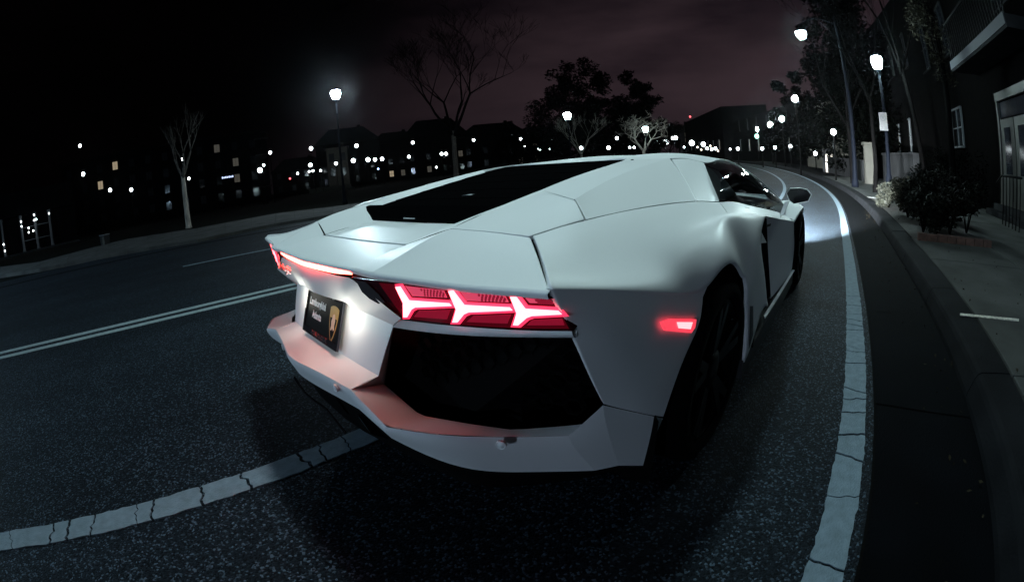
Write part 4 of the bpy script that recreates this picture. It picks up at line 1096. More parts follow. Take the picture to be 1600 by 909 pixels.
far_lamp((-77.918,29.619,5.736), 0.364, FAR_W, 'first from the left of the eight white globe lamps before the dark houses', 'globe lamps before the dark houses', True)
far_lamp((-77.566,29.911,8.821), 0.364, FAR_W, 'second from the left of the eight white globe lamps before the dark houses', 'globe lamps before the dark houses', True)
far_lamp((-76.081,34.112,5.452), 0.316, FAR_W, 'third from the left of the eight white globe lamps before the dark houses', 'globe lamps before the dark houses', True)
far_lamp((-74.670,37.094,5.615), 0.413, FAR_W, 'fourth from the left of the eight white globe lamps before the dark houses', 'globe lamps before the dark houses', True)
far_lamp((-74.123,37.770,8.310), 0.364, FAR_W, 'fifth from the left of the eight white globe lamps before the dark houses', 'globe lamps before the dark houses', True)
far_lamp((-73.404,39.570,5.485), 0.413, FAR_W, 'sixth from the left of the eight white globe lamps before the dark houses', 'globe lamps before the dark houses', True)
far_lamp((-72.778,40.733,5.340), 0.340, FAR_W, 'seventh from the left of the eight white globe lamps before the dark houses', 'globe lamps before the dark houses', True)
far_lamp((-72.123,41.892,5.318), 0.352, FAR_W, 'eighth from the left of the eight white globe lamps before the dark houses', 'globe lamps before the dark houses', True)
far_lamp((-73.634,48.961,5.459), 0.309, FAR_W, 'first from the left of the small white lamps either side of the big trunk', 'small lamps beyond the lawn', True)
far_lamp((-72.925,49.707,8.197), 0.321, FAR_W, 'second from the left of the small white lamps either side of the big trunk', 'small lamps beyond the lawn', True)
far_lamp((-70.683,53.322,2.814), 0.206, FAR_W, 'third from the left of the small white lamps either side of the big trunk', 'small lamps beyond the lawn', True)
far_lamp((-69.854,54.272,5.409), 0.321, FAR_W, 'fourth from the left of the small white lamps either side of the big trunk', 'small lamps beyond the lawn', True)
far_lamp((-69.312,54.976,5.327), 0.321, FAR_W, 'fifth from the left of the small white lamps either side of the big trunk', 'small lamps beyond the lawn', True)
far_lamp((-65.552,59.258,7.602), 0.283, FAR_W, 'sixth from the left of the small white lamps either side of the big trunk', 'small lamps beyond the lawn', True)
far_lamp((-58.956,65.962,7.118), 0.360, FAR_W, 'seventh from the left of the small white lamps either side of the big trunk', 'small lamps beyond the lawn', True)
far_lamp((-58.541,66.452,5.658), 0.193, FAR_W, 'eighth from the left of the small white lamps either side of the big trunk', 'small lamps beyond the lawn', True)
far_lamp((-56.391,68.365,4.881), 0.360, FAR_W, 'ninth from the left of the small white lamps either side of the big trunk', 'small lamps beyond the lawn', True)
far_lamp((-54.816,69.664,4.748), 0.334, FAR_W, 'tenth from the left of the small white lamps either side of the big trunk', 'small lamps beyond the lawn', True)
far_lamp((-54.237,70.012,6.500), 0.206, FAR_W, 'eleventh from the left of the small white lamps either side of the big trunk', 'small lamps beyond the lawn', True)
far_lamp((-52.285,71.498,6.667), 0.321, FAR_W, 'twelfth from the left of the small white lamps either side of the big trunk', 'small lamps beyond the lawn', True)
far_lamp((-88.294,30.486,4.893), 0.244, FAR_W, 'first from the left of the tiny white lights over the pale garden wall', 'tiny lights over the pale wall', True)
far_lamp((-87.452,32.813,4.985), 0.217, FAR_W, 'second from the left of the tiny white lights over the pale garden wall', 'tiny lights over the pale wall', True)
far_lamp((-87.158,33.582,5.017), 0.258, FAR_W, 'third from the left of the tiny white lights over the pale garden wall', 'tiny lights over the pale wall', True)
far_lamp((-86.566,35.097,4.884), 0.244, FAR_W, 'fourth from the left of the tiny white lights over the pale garden wall', 'tiny lights over the pale wall', True)
far_lamp((-61.806,-10.936,11.913), 0.241, FAR_W, 'first from the left of the lone white lamps on the dark left lawn', 'lamps in the dark on the far left', True)
far_lamp((-62.366,-10.743,8.165), 0.279, FAR_W, 'second from the left of the lone white lamps on the dark left lawn', 'lamps in the dark on the far left', True)
far_lamp((-63.110,-6.880,5.417), 0.260, FAR_W, 'third from the left of the lone white lamps on the dark left lawn', 'lamps in the dark on the far left', True)
far_lamp((-63.376,-3.681,4.954), 0.260, FAR_W, 'fourth from the left of the lone white lamps on the dark left lawn', 'lamps in the dark on the far left', True)
far_lamp((-63.025,4.354,7.940), 0.223, FAR_W, 'fifth from the left of the lone white lamps on the dark left lawn', 'lamps in the dark on the far left', True)
far_lamp((-63.200,5.085,5.167), 0.204, FAR_W, 'sixth from the left of the lone white lamps on the dark left lawn', 'lamps in the dark on the far left', True)
far_lamp((-61.463,15.476,4.861), 0.371, FAR_W, 'seventh from the left of the lone white lamps on the dark left lawn', 'lamps in the dark on the far left', True)
far_lamp((-61.266,16.072,5.507), 0.186, FAR_W, 'eighth from the left of the lone white lamps on the dark left lawn', 'lamps in the dark on the far left', True)
far_lamp((-60.852,17.085,7.146), 0.232, FAR_W, 'ninth from the left of the lone white lamps on the dark left lawn', 'lamps in the dark on the far left', True)
far_lamp((-31.578,47.141,3.290), 0.249, FAR_W, 'first from the left of the white lamps just above the car roof', 'lamps low behind the car roof', True)
far_lamp((-28.591,49.084,3.150), 0.249, FAR_W, 'second from the left of the white lamps just above the car roof', 'lamps low behind the car roof', True)
far_lamp((-27.542,49.642,4.320), 0.215, FAR_W, 'third from the left of the white lamps just above the car roof', 'lamps low behind the car roof', True)
far_lamp((-26.209,50.453,3.072), 0.149, FAR_W, 'fourth from the left of the white lamps just above the car roof', 'lamps low behind the car roof', True)
far_lamp((-25.695,50.730,3.049), 0.157, FAR_W, 'fifth from the left of the white lamps just above the car roof', 'lamps low behind the car roof', True)
far_lamp((-28.467,64.915,4.427), 0.432, FAR_W, 'first from the left of the lamp cluster where the road disappears', 'lamp cluster at the end of the road', True)
far_lamp((-27.436,65.386,4.241), 0.432, FAR_W, 'second from the left of the lamp cluster where the road disappears', 'lamp cluster at the end of the road', True)
far_lamp((-26.466,65.773,4.809), 0.309, FAR_W, 'third from the left of the lamp cluster where the road disappears', 'lamp cluster at the end of the road', True)
far_lamp((-25.984,65.974,4.793), 0.309, FAR_W, 'fourth from the left of the lamp cluster where the road disappears', 'lamp cluster at the end of the road', True)
far_lamp((-24.861,66.492,3.318), 0.154, FAR_W, 'fifth from the left of the lamp cluster where the road disappears', 'lamp cluster at the end of the road', True)
far_lamp((-23.626,66.940,3.933), 0.432, FAR_W, 'sixth from the left of the lamp cluster where the road disappears', 'lamp cluster at the end of the road', True)
far_lamp((-21.862,67.579,3.696), 0.370, FAR_W, 'seventh from the left of the lamp cluster where the road disappears', 'lamp cluster at the end of the road', True)
far_lamp((-21.319,67.784,3.045), 0.237, FAR_W, 'eighth from the left of the lamp cluster where the road disappears', 'lamp cluster at the end of the road', True)
far_lamp((-20.629,68.015,2.886), 0.216, FAR_W, 'ninth from the left of the lamp cluster where the road disappears', 'lamp cluster at the end of the road', True)
far_lamp((-20.012,68.207,3.025), 0.257, FAR_W, 'tenth from the left of the lamp cluster where the road disappears', 'lamp cluster at the end of the road', True)
far_lamp((-20.310,76.390,5.009), 0.389, ROW_W, 'first from the left of the lamps receding along the right kerb', 'lamp row on the right side of the road', True)
far_lamp((-10.930,60.117,5.209), 0.319, ROW_W, 'second from the left of the lamps receding along the right kerb', 'lamp row on the right side of the road', True)
far_lamp((-7.394,50.596,5.021), 0.312, ROW_W, 'third from the left of the lamps receding along the right kerb', 'lamp row on the right side of the road', True)
far_lamp((-4.518,40.915,4.760), 0.252, ROW_W, 'fourth from the left of the lamps receding along the right kerb', 'lamp row on the right side of the road', True)
far_lamp((-1.829,30.070,5.078), 0.221, ROW_W, 'fifth from the left of the lamps receding along the right kerb', 'lamp row on the right side of the road', True)
far_lamp((-3.702,59.171,4.720), 0.171, ROW_W, 'sixth from the left of the lamps receding along the right kerb', 'lamp row on the right side of the road', True)
far_lamp((0.881,23.449,2.574), 0.144, ROW_W, 'seventh from the left of the lamps receding along the right kerb', 'lamp row on the right side of the road', True)
far_lamp((-9.982,40.945,2.170), 0.098, FAR_W, 'first from the left of the low white lamps by the far house fronts', 'low lamps by the far house fronts', True)
far_lamp((-9.242,41.141,2.193), 0.160, FAR_W, 'second from the left of the low white lamps by the far house fronts', 'low lamps by the far house fronts', True)
far_lamp((-6.872,41.677,2.199), 0.160, FAR_W, 'third from the left of the low white lamps by the far house fronts', 'low lamps by the far house fronts', True)
far_lamp((-5.596,41.906,2.306), 0.160, FAR_W, 'fourth from the left of the low white lamps by the far house fronts', 'low lamps by the far house fronts', True)
far_lamp((-4.052,42.130,2.403), 0.184, FAR_W, 'fifth from the left of the low white lamps by the far house fronts', 'low lamps by the far house fronts', True)
far_lamp((-2.467,42.314,1.999), 0.147, FAR_W, 'sixth from the left of the low white lamps by the far house fronts', 'low lamps by the far house fronts', True)
far_lamp((-17.093,72.064,5.147), 0.343, FAR_G, 'first from the left of the greenish lights over the road', 'greenish lights over the road', True)
far_lamp((-10.757,58.168,4.192), 0.291, FAR_G, 'second from the left of the greenish lights over the road', 'greenish lights over the road', True)
far_lamp((-24.815,72.915,3.452), 0.156, FAR_Y, 'first from the left of the tiny warm lights at the end of the road', 'tiny warm lights at the end of the road', True)
far_lamp((-24.206,73.142,3.012), 0.145, FAR_Y, 'second from the left of the tiny warm lights at the end of the road', 'tiny warm lights at the end of the road', True)
far_lamp((-22.635,73.652,3.625), 0.145, FAR_Y, 'third from the left of the tiny warm lights at the end of the road', 'tiny warm lights at the end of the road', True)
far_lamp((-21.395,74.068,2.755), 0.156, FAR_Y, 'fourth from the left of the tiny warm lights at the end of the road', 'tiny warm lights at the end of the road', True)
far_lamp((-20.865,74.197,3.812), 0.134, FAR_Y, 'fifth from the left of the tiny warm lights at the end of the road', 'tiny warm lights at the end of the road', True)
far_lamp((-20.718,74.267,2.960), 0.178, FAR_Y, 'sixth from the left of the tiny warm lights at the end of the road', 'tiny warm lights at the end of the road', True)
far_lamp((-20.030,74.459,3.270), 0.167, FAR_Y, 'seventh from the left of the tiny warm lights at the end of the road', 'tiny warm lights at the end of the road', True)
far_lamp((-18.630,74.859,2.729), 0.167, FAR_Y, 'eighth from the left of the tiny warm lights at the end of the road', 'tiny warm lights at the end of the road', True)
far_lamp((-84.120,27.308,3.886), 0.193, FAR_R, 'tiny red light below the dark houses on the left', 'tiny coloured lights', False)
far_lamp((-76.983,43.599,3.672), 0.206, FAR_B, 'tiny blue light right of the white globe lamps', 'tiny coloured lights', False)


# ================================================================== HOUSES, TREES AND SHRUBS
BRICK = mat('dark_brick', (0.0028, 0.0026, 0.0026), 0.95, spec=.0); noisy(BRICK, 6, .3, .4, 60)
STUC = mat('cream_stucco', (0.055, 0.052, 0.045), 0.95, spec=.05); noisy(STUC, 2.5, .15, .3, 90)
GREYW = mat('grey_render', (0.018, 0.018, 0.019), 0.95, spec=.05); noisy(GREYW, 2, .3, .3, 60)
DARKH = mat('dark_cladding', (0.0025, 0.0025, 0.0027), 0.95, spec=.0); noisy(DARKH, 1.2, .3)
ROOFM = mat('dark_shingles', (0.004, 0.004, 0.004), 0.95, spec=.05); noisy(ROOFM, 9, .3)
TRIM = mat('painted_trim', (0.06, 0.064, 0.07), 0.6)
PANE = mat('dark_pane', (0.012, 0.014, 0.018), 0.08)
LITW = mat('lit_window_warm', (.5, .4, .3), .5, emit=(1.0, .80, .52), estr=.28)
LITD = mat('lit_window_dim', (.4, .35, .3), .5, emit=(1.0, .84, .62), estr=.035)
LITC = mat('lit_window_cool', (.5, .5, .5), .5, emit=(.85, .95, 1.0), estr=.6)
IRON = mat('black_iron', (0.003, 0.003, 0.0034), 0.6, .0, .1)
BARK = mat('pale_bark', (0.19, 0.17, 0.145), 0.9); noisy(BARK, 9, .4, .6, 30, stretch=(1, 1, .25))
BARKD = mat('dark_bark', (0.003, 0.0028, 0.0028), 0.95, spec=.0); noisy(BARKD, 9, .4, .6, 30, stretch=(1, 1, .25))
LEAFD = mat('evergreen_leaf', (0.0013, 0.0016, 0.0013), 0.95, spec=.0)
LEAFB = mat('ivy_leaf', (0.016, 0.014, 0.008), 0.8, spec=.1); noisy(LEAFB, 5, .5)
LEAFS = mat('shrub_leaf', (0.0045, 0.0048, 0.003), 0.85, spec=.08); noisy(LEAFS, 6, .6)

def window(parent, C, U, w, h, nx, ny, pane, frame=TRIM, d=.06, n=None):
    """window as frame + panes; C centre, U horizontal unit vector along the wall, facing out along U x Z"""
    U = Vector(U).normalized(); Z = Vector((0, 0, 1)); N = U.cross(Z); M = Matrix((( U.x, Z.x, N.x, C[0]), (U.y, Z.y, N.y, C[1]), (U.z, Z.z, N.z, C[2]), (0, 0, 0, 1)))
    f = MB(); t = min(.06, w * .1)
    f.box(-w / 2 - t, w / 2 + t, h / 2, h / 2 + t, -.02, d, M); f.box(-w / 2 - t, w / 2 + t, -h / 2 - t, -h / 2, -.02, d + .03, M)
    f.box(-w / 2 - t, -w / 2, -h / 2, h / 2, -.02, d, M); f.box(w / 2, w / 2 + t, -h / 2, h / 2, -.02, d, M)
    for i in range(1, nx): x = -w / 2 + w * i / nx; f.box(x - t * .3, x + t * .3, -h / 2, h / 2, -.01, d * .7, M)
    for i in range(1, ny): y = -h / 2 + h * i / ny; f.box(-w / 2, w / 2, y - t * .3, y + t * .3, -.008, d * .68, M)
    fo = f.build('window', [frame], parent)
    p = MB(); p.box(-w / 2, w / 2, -h / 2, h / 2, -.015, .008, M); p.build('pane', [pane], fo)
    return fo
def gable(name, label, C, U, w, dep, h, rise, wallm, roofm, cat='house', hip=True):
    """house seen from the road: base centre C on the ground, front along U, going back dep"""
    U = Vector(U).normalized(); Z = Vector((0, 0, 1)); N = U.cross(Z)
    M = Matrix((( U.x, -N.x, 0, C[0]), (U.y, -N.y, 0, C[1]), (0, 0, 1, C[2]), (0, 0, 0, 1)))
    r = empty(name, (0, 0, 0)); tag(r, label, cat)
    b = MB(); b.box(-w / 2, w / 2, 0, dep, -1.5, h, M); b.build('wall', [wallm], r)
    e = .5; q = w * .22 if hip else 0
    vs = [(-w / 2 - e, -e, h), (w / 2 + e, -e, h), (w / 2 + e, dep + e, h), (-w / 2 - e, dep + e, h), (-w / 2 + q, dep / 2, h + rise), (w / 2 - q, dep / 2, h + rise)]
    ro = MB(); ro.add([M @ Vector(v) for v in vs], [(0, 1, 5, 4), (1, 2, 5), (2, 3, 4, 5), (3, 0, 4), (3, 2, 1, 0)]); rf = ro.build('roof', [roofm], r)
    c = MB(); c.box(w * .18, w * .18 + .8, dep * .5, dep * .5 + .8, h + rise * .5, h + rise + .5, M); c.build('chimney', [wallm], rf)
    return r, M, U, N

# ---- row of dark houses along the left horizon
def facing(C):
    d = Vector((CAM.x - C[0], CAM.y - C[1], 0)).normalized()      # towards the viewer
    return Vector((-d.y, d.x, 0))                                 # U with U x Z = d
rk = random.Random(21)
LEFT = [((-97.643,34.239,2.702), 13, 5.6, 3.2, 'low dark hip-roofed house at the left end of the row'),
        ((-93.181,45.033,1.709), 15, 10.4, 4.0, 'tall dark house behind the pale lit bay, second in the row'),
        ((-90.417,56.316,1.232), 11, 9.2, 3.0, 'dark house in the middle of the row, right of the pale lit bay'),
        ((-82.569,62.501,0.894), 15, 9.3, 4.6, 'dark house with the steepest roof, behind the big tree trunk'),
        ((-73.824,72.724,0.944), 16, 8.0, 3.4, 'wide dark house right of the big tree trunk'),
        ((-68.762,84.194,1.053), 14, 7.0, 3.0, 'low dark house at the right end of the row')]
for n, (C, w, h, rise, lab) in enumerate(LEFT):
    C = Vector((C[0], C[1], gzw(C[0], C[1]))); U = facing(C)
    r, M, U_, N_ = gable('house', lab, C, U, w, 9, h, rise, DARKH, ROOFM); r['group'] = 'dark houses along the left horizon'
    for i in range(4):
        for j in range(2):
            lit = rk.random()
            p = LITW if lit > .97 else LITD if lit > .86 else PANE
            window(r, M @ Vector((-w / 2 + w * (i + .5) / 4, -.02, 1.7 + j * 3.0)), U_, .95, 1.35, 2, 2, p, DARKH)
# pale lit bay
C = Vector((-82.434,37.326,1.247)); C.z = gzw(C.x, C.y); U = facing(C)
r, M, U_, N_ = gable('town_house', 'narrow pale stucco house lit by the globe lamps in front of it', C, U, 4.3, 5, 8.6, .7, STUC, ROOFM)
for i in range(2):
    for j in range(2): window(r, M @ Vector((-1.15 + 2.3 * i, -.02, 3.6 + j * 3.0)), U_, .95, 1.5, 1, 1, PANE, DARKH)
# low pale wall and cars at its foot
P0_, P1_ = Vector((-77.355,28.622,1.960)), Vector((-74.213,36.024,1.452))
wl = empty('garden_wall', (0, 0, 0)); tag(wl, 'low pale garden wall along the foot of the dark houses', 'wall')
for k in range(6):
    a_, b_ = P0_.lerp(P1_, k / 6 + .006), P0_.lerp(P1_, (k + 1) / 6 - .006); a_.z = b_.z = gzw(a_.x, a_.y)
    mb = MB(); mb.prism([a_, b_, b_ + Vector((0, 0, 1.0 + .1 * math.sin(k * 2.2))), a_ + Vector((0, 0, 1.0 + .1 * math.sin(k * 1.3)))], (b_ - a_).cross(Vector((0, 0, 1))).normalized() * .25); mb.build('wall_panel', [STUC], wl)
# big block on the far left, edge against the sky
C = Vector((-85.478,13.162,3.159)); C.z = gzw(C.x, C.y); U = facing(C)
bl_ = empty('apartment_block', (0, 0, 0)); tag(bl_, 'tall dark apartment block on the far left with a few lit windows', 'building')
M = Matrix(((U.x, -(U.cross(Vector((0, 0, 1)))).x, 0, C.x), (U.y, -(U.cross(Vector((0, 0, 1)))).y, 0, C.y), (0, 0, 1, C.z), (0, 0, 0, 1)))
mb = MB(); mb.box(-34, 10.0, 0, 14, -2, 13.5, M); mb.build('wall', [DARKH], bl_)
mb = MB(); mb.box(-34.3, 10.3, -.3, 14.3, 13.5, 13.9, M); mb.build('cornice', [ROOFM], bl_)
for i in range(12):
    for j in range(4):
        lit = rk.random(); p = LITW if lit > .99 else LITD if lit > .95 else PANE
        window(bl_, M @ Vector((-32 + i * 3.55, -.02, 2.2 + j * 3.1)), U, 1.1, 1.5, 2, 1, p, DARKH)
for k in range(4):
    mb = MB(); mb.box(7.6, 10.2, -1.2, 0, 2.9 + 3.1 * k, 3.05 + 3.1 * k, M); bo = mb.build('balcony', [GREYW], bl_)
    mb = MB()
    for q in range(9): mb.box(7.65 + q * .31, 7.68 + q * .31, -1.18, -1.15, 3.05 + 3.1 * k, 4.0 + 3.1 * k, M)
    mb.box(7.6, 10.2, -1.2, -1.13, 4.0 + 3.1 * k, 4.06 + 3.1 * k, M); mb.build('railing', [IRON], bo)
# lit bluish strip sign on the block
sgp = empty('strip_sign', (-77.231,13.429,5.363)); tag(sgp, 'bluish lit strip sign low on the dark block at the far left', 'sign')
C = Vector((-77.231,13.429,5.363)); U = facing(C); SMt = Matrix(((U.x, 0, U.cross(Vector((0, 0, 1))).x, 0), (U.y, 0, U.cross(Vector((0, 0, 1))).y, 0), (0, 1, 0, 0), (0, 0, 0, 1)))
mb = MB(); mb.box(-1.25, 1.25, -.28, .28, -.1, 0, SMt); mb.build('sign_box', [DARKH], sgp)
for k in range(7):
    mb = MB(); mb.box(-1.1 + k * .31, -.88 + k * .31, -.16, .16 - .05 * (k % 2), 0.0, .02, SMt); mb.build('lit_segment', [mat('sign_blue_white', (.6, .7, 1), .4, emit=(.55, .65, 1.0), estr=1.6)], sgp)
# porch with lit columns, far left
C = Vector((-44.563,-14.123,2.812)); C.z = gzw(C.x, C.y); U = facing(C)
po = empty('porch_building', (0, 0, 0)); tag(po, 'building at the left edge with white lit porch columns', 'building')
N_ = U.cross(Vector((0, 0, 1))); M = Matrix(((U.x, -N_.x, 0, C.x), (U.y, -N_.y, 0, C.y), (0, 0, 1, C.z), (0, 0, 0, 1)))
mb = MB(); mb.box(-7, 5, 1.6, 9, -1, 6.0, M); mb.build('wall', [DARKH], po)
mb = MB(); mb.box(-7, 5, 0, 1.7, 3.6, 4.0, M); mb.build('porch_roof', [DARKH], po)
mb = MB(); mb.box(-7, 5, -.2, 1.7, -.6, .12, M); mb.build('porch_floor', [GREYW], po)
for x in (-3.9, -1.55, 0.15, 1.85): 
    mb = MB(); mb.lathe([(.20, .12), (.20, .25), (.15, .3), (.13, 3.3), (.19, 3.4), (.2, 3.6)], 12, M @ Matrix.Translation((x, .2, 0))); mb.build('column', [TRIM], po)
for y_ in (1.1, 2.35):
    for x in (-1.5, .2):
        mb = MB(); mb.box(x, x + 1.6, .16, .22, y_, y_ + .06, M); mb.build('rail', [TRIM], po)
PL = [(-1.5, 3.0), (-1.5, 2.55), (-.7, 2.25), (-.75, 1.85), (-.2, 1.9), (.1, 3.35), (.05, 2.85), (.3, 2.9), (1.85, 3.2), (-3.9, 1.3), (-3.85, .7)]
ORD = ['first', 'second', 'third', 'fourth', 'fifth', 'sixth', 'seventh', 'eighth', 'ninth', 'tenth', 'eleventh', 'twelfth']
for k_, px in enumerate(PL):
    far_lamp(M @ Vector((px[0], -.15, px[1] + .0)), .085, FAR_W, ORD[sorted(range(11), key=lambda q: PL[q]).index(k_)] + ' from the left of the small white lamps among the porch columns', 'porch lamps at the left edge', False)

# tower with red beacon beyond the end of the road
C = Vector((-62.262,167.819,4.629)); C.z = gzw(C.x, C.y); U = facing(C); N_ = U.cross(Vector((0, 0, 1))); M = Matrix(((U.x, -N_.x, 0, C.x), (U.y, -N_.y, 0, C.y), (0, 0, 1, C.z), (0, 0, 0, 1)))
tw = empty('tower_block', (0, 0, 0)); tag(tw, 'dark tower block with two strips of lit windows at the end of the road', 'building')
mb = MB(); mb.box(-4.5, 4.5, 0, 9, -4, 11.5, M); mb.build('wall', [DARKH], tw)
mb = MB(); mb.box(-1.5, 1.5, 2, 5, 11.5, 13.0, M); mb.build('roof_housing', [DARKH], tw)
for i in range(4):
    for j in range(5): window(tw, M @ Vector((-3.3 + 2.2 * i, -.03, 1.5 + 2.1 * j)), U, .75, 1.5, 1, 1, LITD if (i in (1, 2) and 2 <= j < 4) else PANE, DARKH)
far_lamp((-60.654,167.571,18.355), .38, FAR_R, 'red warning light on the tower roof at the end of the road', 'tower warning light', False)

# ---- houses along the right side
def RW(l, a, z): return RP(l, a, z)
def wall_block(name, label, l0, l1, a0, a1, h, m, cat='building', group=None):
    r = empty(name, (0, 0, 0)); tag(r, label, cat, group)
    mb = MB(); n = max(1, int((a1 - a0) / 4))
    for i in range(n):
        p, q = a0 + (a1 - a0) * i / n, a0 + (a1 - a0) * (i + 1) / n
        zb = -.6
        c = [RW(l0, p, 0), RW(l1, p, 0), RW(l1, q, 0), RW(l0, q, 0)]
        for v in c: v.z = gz(a0) - .6
        mb.add(c + [v + Vector((0, 0, h + .6)) for v in c], [(4, 5, 6, 7), (0, 3, 2, 1)] + [(j, (j + 1) % 4, 4 + (j + 1) % 4, 4 + j) for j in range(4)])
    mb.build('wall', [m], r)
    return r
Ux = Vector((SY * 1.0, -CY, 0))          # along the right-hand fronts, so that U x Z points to the road
UF = -Vector((-SY, CY, 0))
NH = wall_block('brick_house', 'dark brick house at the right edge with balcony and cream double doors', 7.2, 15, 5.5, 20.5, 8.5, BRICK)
# cream doors with glazed lights, surround and transom
def on(l, a, z): return RW(l, a, z) - Vector((0, 0, gz(a)))
def panel_at(name, m, parent, l, a0, a1, z0, z1, d=.05):
    mb = MB(); p = [on(l, a0, z0), on(l, a1, z0), on(l, a1, z1), on(l, a0, z1)]
    mb.prism(p, on(l - d, a0, z0) - on(l, a0, z0)); return mb.build(name, [m], parent, fix=True)
CREAM = mat('cream_door_paint', (0.026, 0.0245, 0.021), .55)
for k, (a0, a1) in enumerate(((8.4, 9.45), (9.5, 10.55), (10.62, 11.6))):
    dr = panel_at('door', CREAM, NH, 7.19, a0, a1, .42, 2.42)
    panel_at('glazing', PANE, dr, 7.135, a0 + .25, a1 - .25, 1.15, 2.22, .006)
    panel_at('door_panel', CREAM, dr, 7.135, a0 + .2, a1 - .2, .55, 1.0, .02)
panel_at('door_lintel', CREAM, NH, 7.19, 8.3, 11.75, 2.86, 3.06, .10)
panel_at('transom', PANE, NH, 7.19, 8.4, 11.6, 2.46, 2.82, .02)
panel_at('door_post', CREAM, NH, 7.19, 11.62, 11.75, .42, 2.86, .09)
for k in range(3): panel_at('entrance_step', GREYW, NH, 7.19 - .3 * k, 8.2, 11.9, .0, .42 - .14 * k, .30)
bal = panel_at('balcony', GREYW, NH, 7.19, 8.0, 13.0, 3.72, 3.98, 1.05)
panel_at('balcony_fascia', mat('pale_fascia', (.04, .042, .05), .8), bal, 6.135, 8.0, 13.0, 3.78, 4.0, .03)
for k in range(26):
    q = 8.05 + k * .197; panel_at('baluster', IRON, bal, 6.22, q, q + .03, 3.98, 5.0, .03)
panel_at('handrail', IRON, bal, 6.24, 8.0, 13.0, 5.0, 5.06, .07)
panel_at('pilaster', STUC, NH, 7.19, 7.15, 7.75, 3.4, 8.4, .25)
window(NH, on(7.17, 15.75, 2.45), UF, 1.25, 1.15, 2, 2, PANE, TRIM)
window(NH, on(7.17, 9.6, 5.6), UF, 1.6, 1.7, 4, 4, PANE, GREYW)
window(NH, on(7.17, 15.7, 5.6), UF, 1.2, 1.6, 2, 2, PANE, GREYW)
window(NH, on(7.17, 18.6, 5.6), UF, 1.2, 1.6, 2, 2, PANE, GREYW)
B2 = wall_block('brick_house', 'dark brick house behind the right lamp post with two narrow lit windows', 7.6, 15, 21.2, 33, 9.0, BRICK)
window(B2, on(7.57, 23.6, 2.55), UF, .8, 1.5, 2, 2, LITC, TRIM); window(B2, on(7.57, 25.6, 2.5), UF, .8, 1.3, 1, 2, LITD, TRIM)
window(B2, on(7.57, 30.2, 2.9), UF, .9, 1.5, 2, 3, LITD, TRIM); window(B2, on(7.57, 28.4, 7.2), UF, .9, 1.3, 2, 1, LITW, TRIM)
for a in (22.6, 25.2, 31.2): window(B2, on(7.57, a, 6.4), UF, .95, 1.5, 2, 2, PANE, GREYW)
B3 = wall_block('town_house', 'cream stucco house lit from the street, left of the right lamp post', 6.2, 12, 34.5, 44, 5.4, STUC)
for a in (36.2, 38.4, 41): window(B3, on(6.17, a, 2.6), UF, .9, 1.9, 2, 3, LITD, TRIM)
B4 = wall_block('town_house', 'long dark terrace far along the right side with a lit doorway', 7.0, 14, 46, 70, 6.5, DARKH)
for k in range(7): window(B4, RW(6.97, 47.5 + k * 3.2, 2.2), UF, 1.0, 1.5, 2, 2, LITD if k in (1, 4, 5) else PANE, TRIM)
for k in range(7): window(B4, RW(6.97, 47.5 + k * 3.2, 5.0), UF, 1.0, 1.4, 2, 2, LITD if k in (2,) else PANE, GREYW)
B5 = wall_block('town_house', 'dark gabled building farthest along the right side of the road', 6.0, 14, 72, 98, 8.5, DARKH)
for k in range(8): window(B5, RW(5.97, 74 + k * 3.1, 2.4), UF, 1.0, 1.5, 2, 2, LITD if k % 3 == 0 else PANE, TRIM)
# lit gate piers and doorway far right
lw = empty('lit_doorway', (0, 0, 0)); tag(lw, 'warm white lit doorway between piers right of the far lamp row', 'doorway')
P = Vector((0.161,33.477,0.987)); U = facing(P); N_ = U.cross(Vector((0, 0, 1))); M = Matrix(((U.x, -N_.x, 0, P.x), (U.y, -N_.y, 0, P.y), (0, 0, 1, gzw(P.x, P.y)), (0, 0, 0, 1)))
zt = P.z - gzw(P.x, P.y)
mb = MB(); mb.box(-.30, -.06, -.02, .02, zt - .75, zt + .65, M); mb.box(.12, .28, -.02, .02, zt - .75, zt + .65, M); mb.build('lit_panel', [mat('doorway_glow', (.9, .8, .7), .5, emit=(1.0, .90, .76), estr=1.3)], lw)
mb = MB(); mb.box(-.55, -.32, -.1, .3, -.3, zt + .9, M); mb.box(.30, .52, -.1, .3, -.3, zt + .9, M); mb.box(-.55, .52, -.12, .3, zt + .7, zt + 1.0, M); mb.build('door_surround', [GREYW], lw)
P = (-1.218,37.403,1.734); far_lamp(P, .17, lamp_glass('entry_lamp', (.9, .92, 1.0), 14.0), 'bright white entry lamp over a glowing white post on the right', 'entry lamp')
# stucco garden walls and piers along the right path
def gwall(label, l, a0, a1, h, m, th=.25):
    r = empty('garden_wall', (0, 0, 0)); tag(r, label, 'wall')
    n = max(1, round((a1 - a0) / 1.3))
    for i in range(n):
        p, q = a0 + (a1 - a0) * i / n + .004, a0 + (a1 - a0) * (i + 1) / n - .004
        c = [RW(l, p, .1), RW(l + th, p, .1), RW(l + th, q, .1), RW(l, q, .1)]; mb = MB()
        mb.add(c + [v + Vector((0, 0, h)) for v in c], [(4, 5, 6, 7)] + [(j, (j + 1) % 4, 4 + (j + 1) % 4, 4 + j) for j in range(4)]); mb.build('wall_panel', [m], r, fix=True)
    c = [RW(l - .05, a0 - .02, .1 + h), RW(l + th + .05, a0 - .02, .1 + h), RW(l + th + .05, a1 + .02, .1 + h), RW(l - .05, a1 + .02, .1 + h)]; mb = MB(); mb.prism(c, (0, 0, .07)); mb.build('coping', [m], r, fix=True)
gwall('grey stucco garden wall behind the right lamp post', 4.9, 15.2, 20.5, 1.35, GREYW)
gwall('low dark garden wall in front of the cream house', 4.6, 24, 33, 1.0, GREYW)
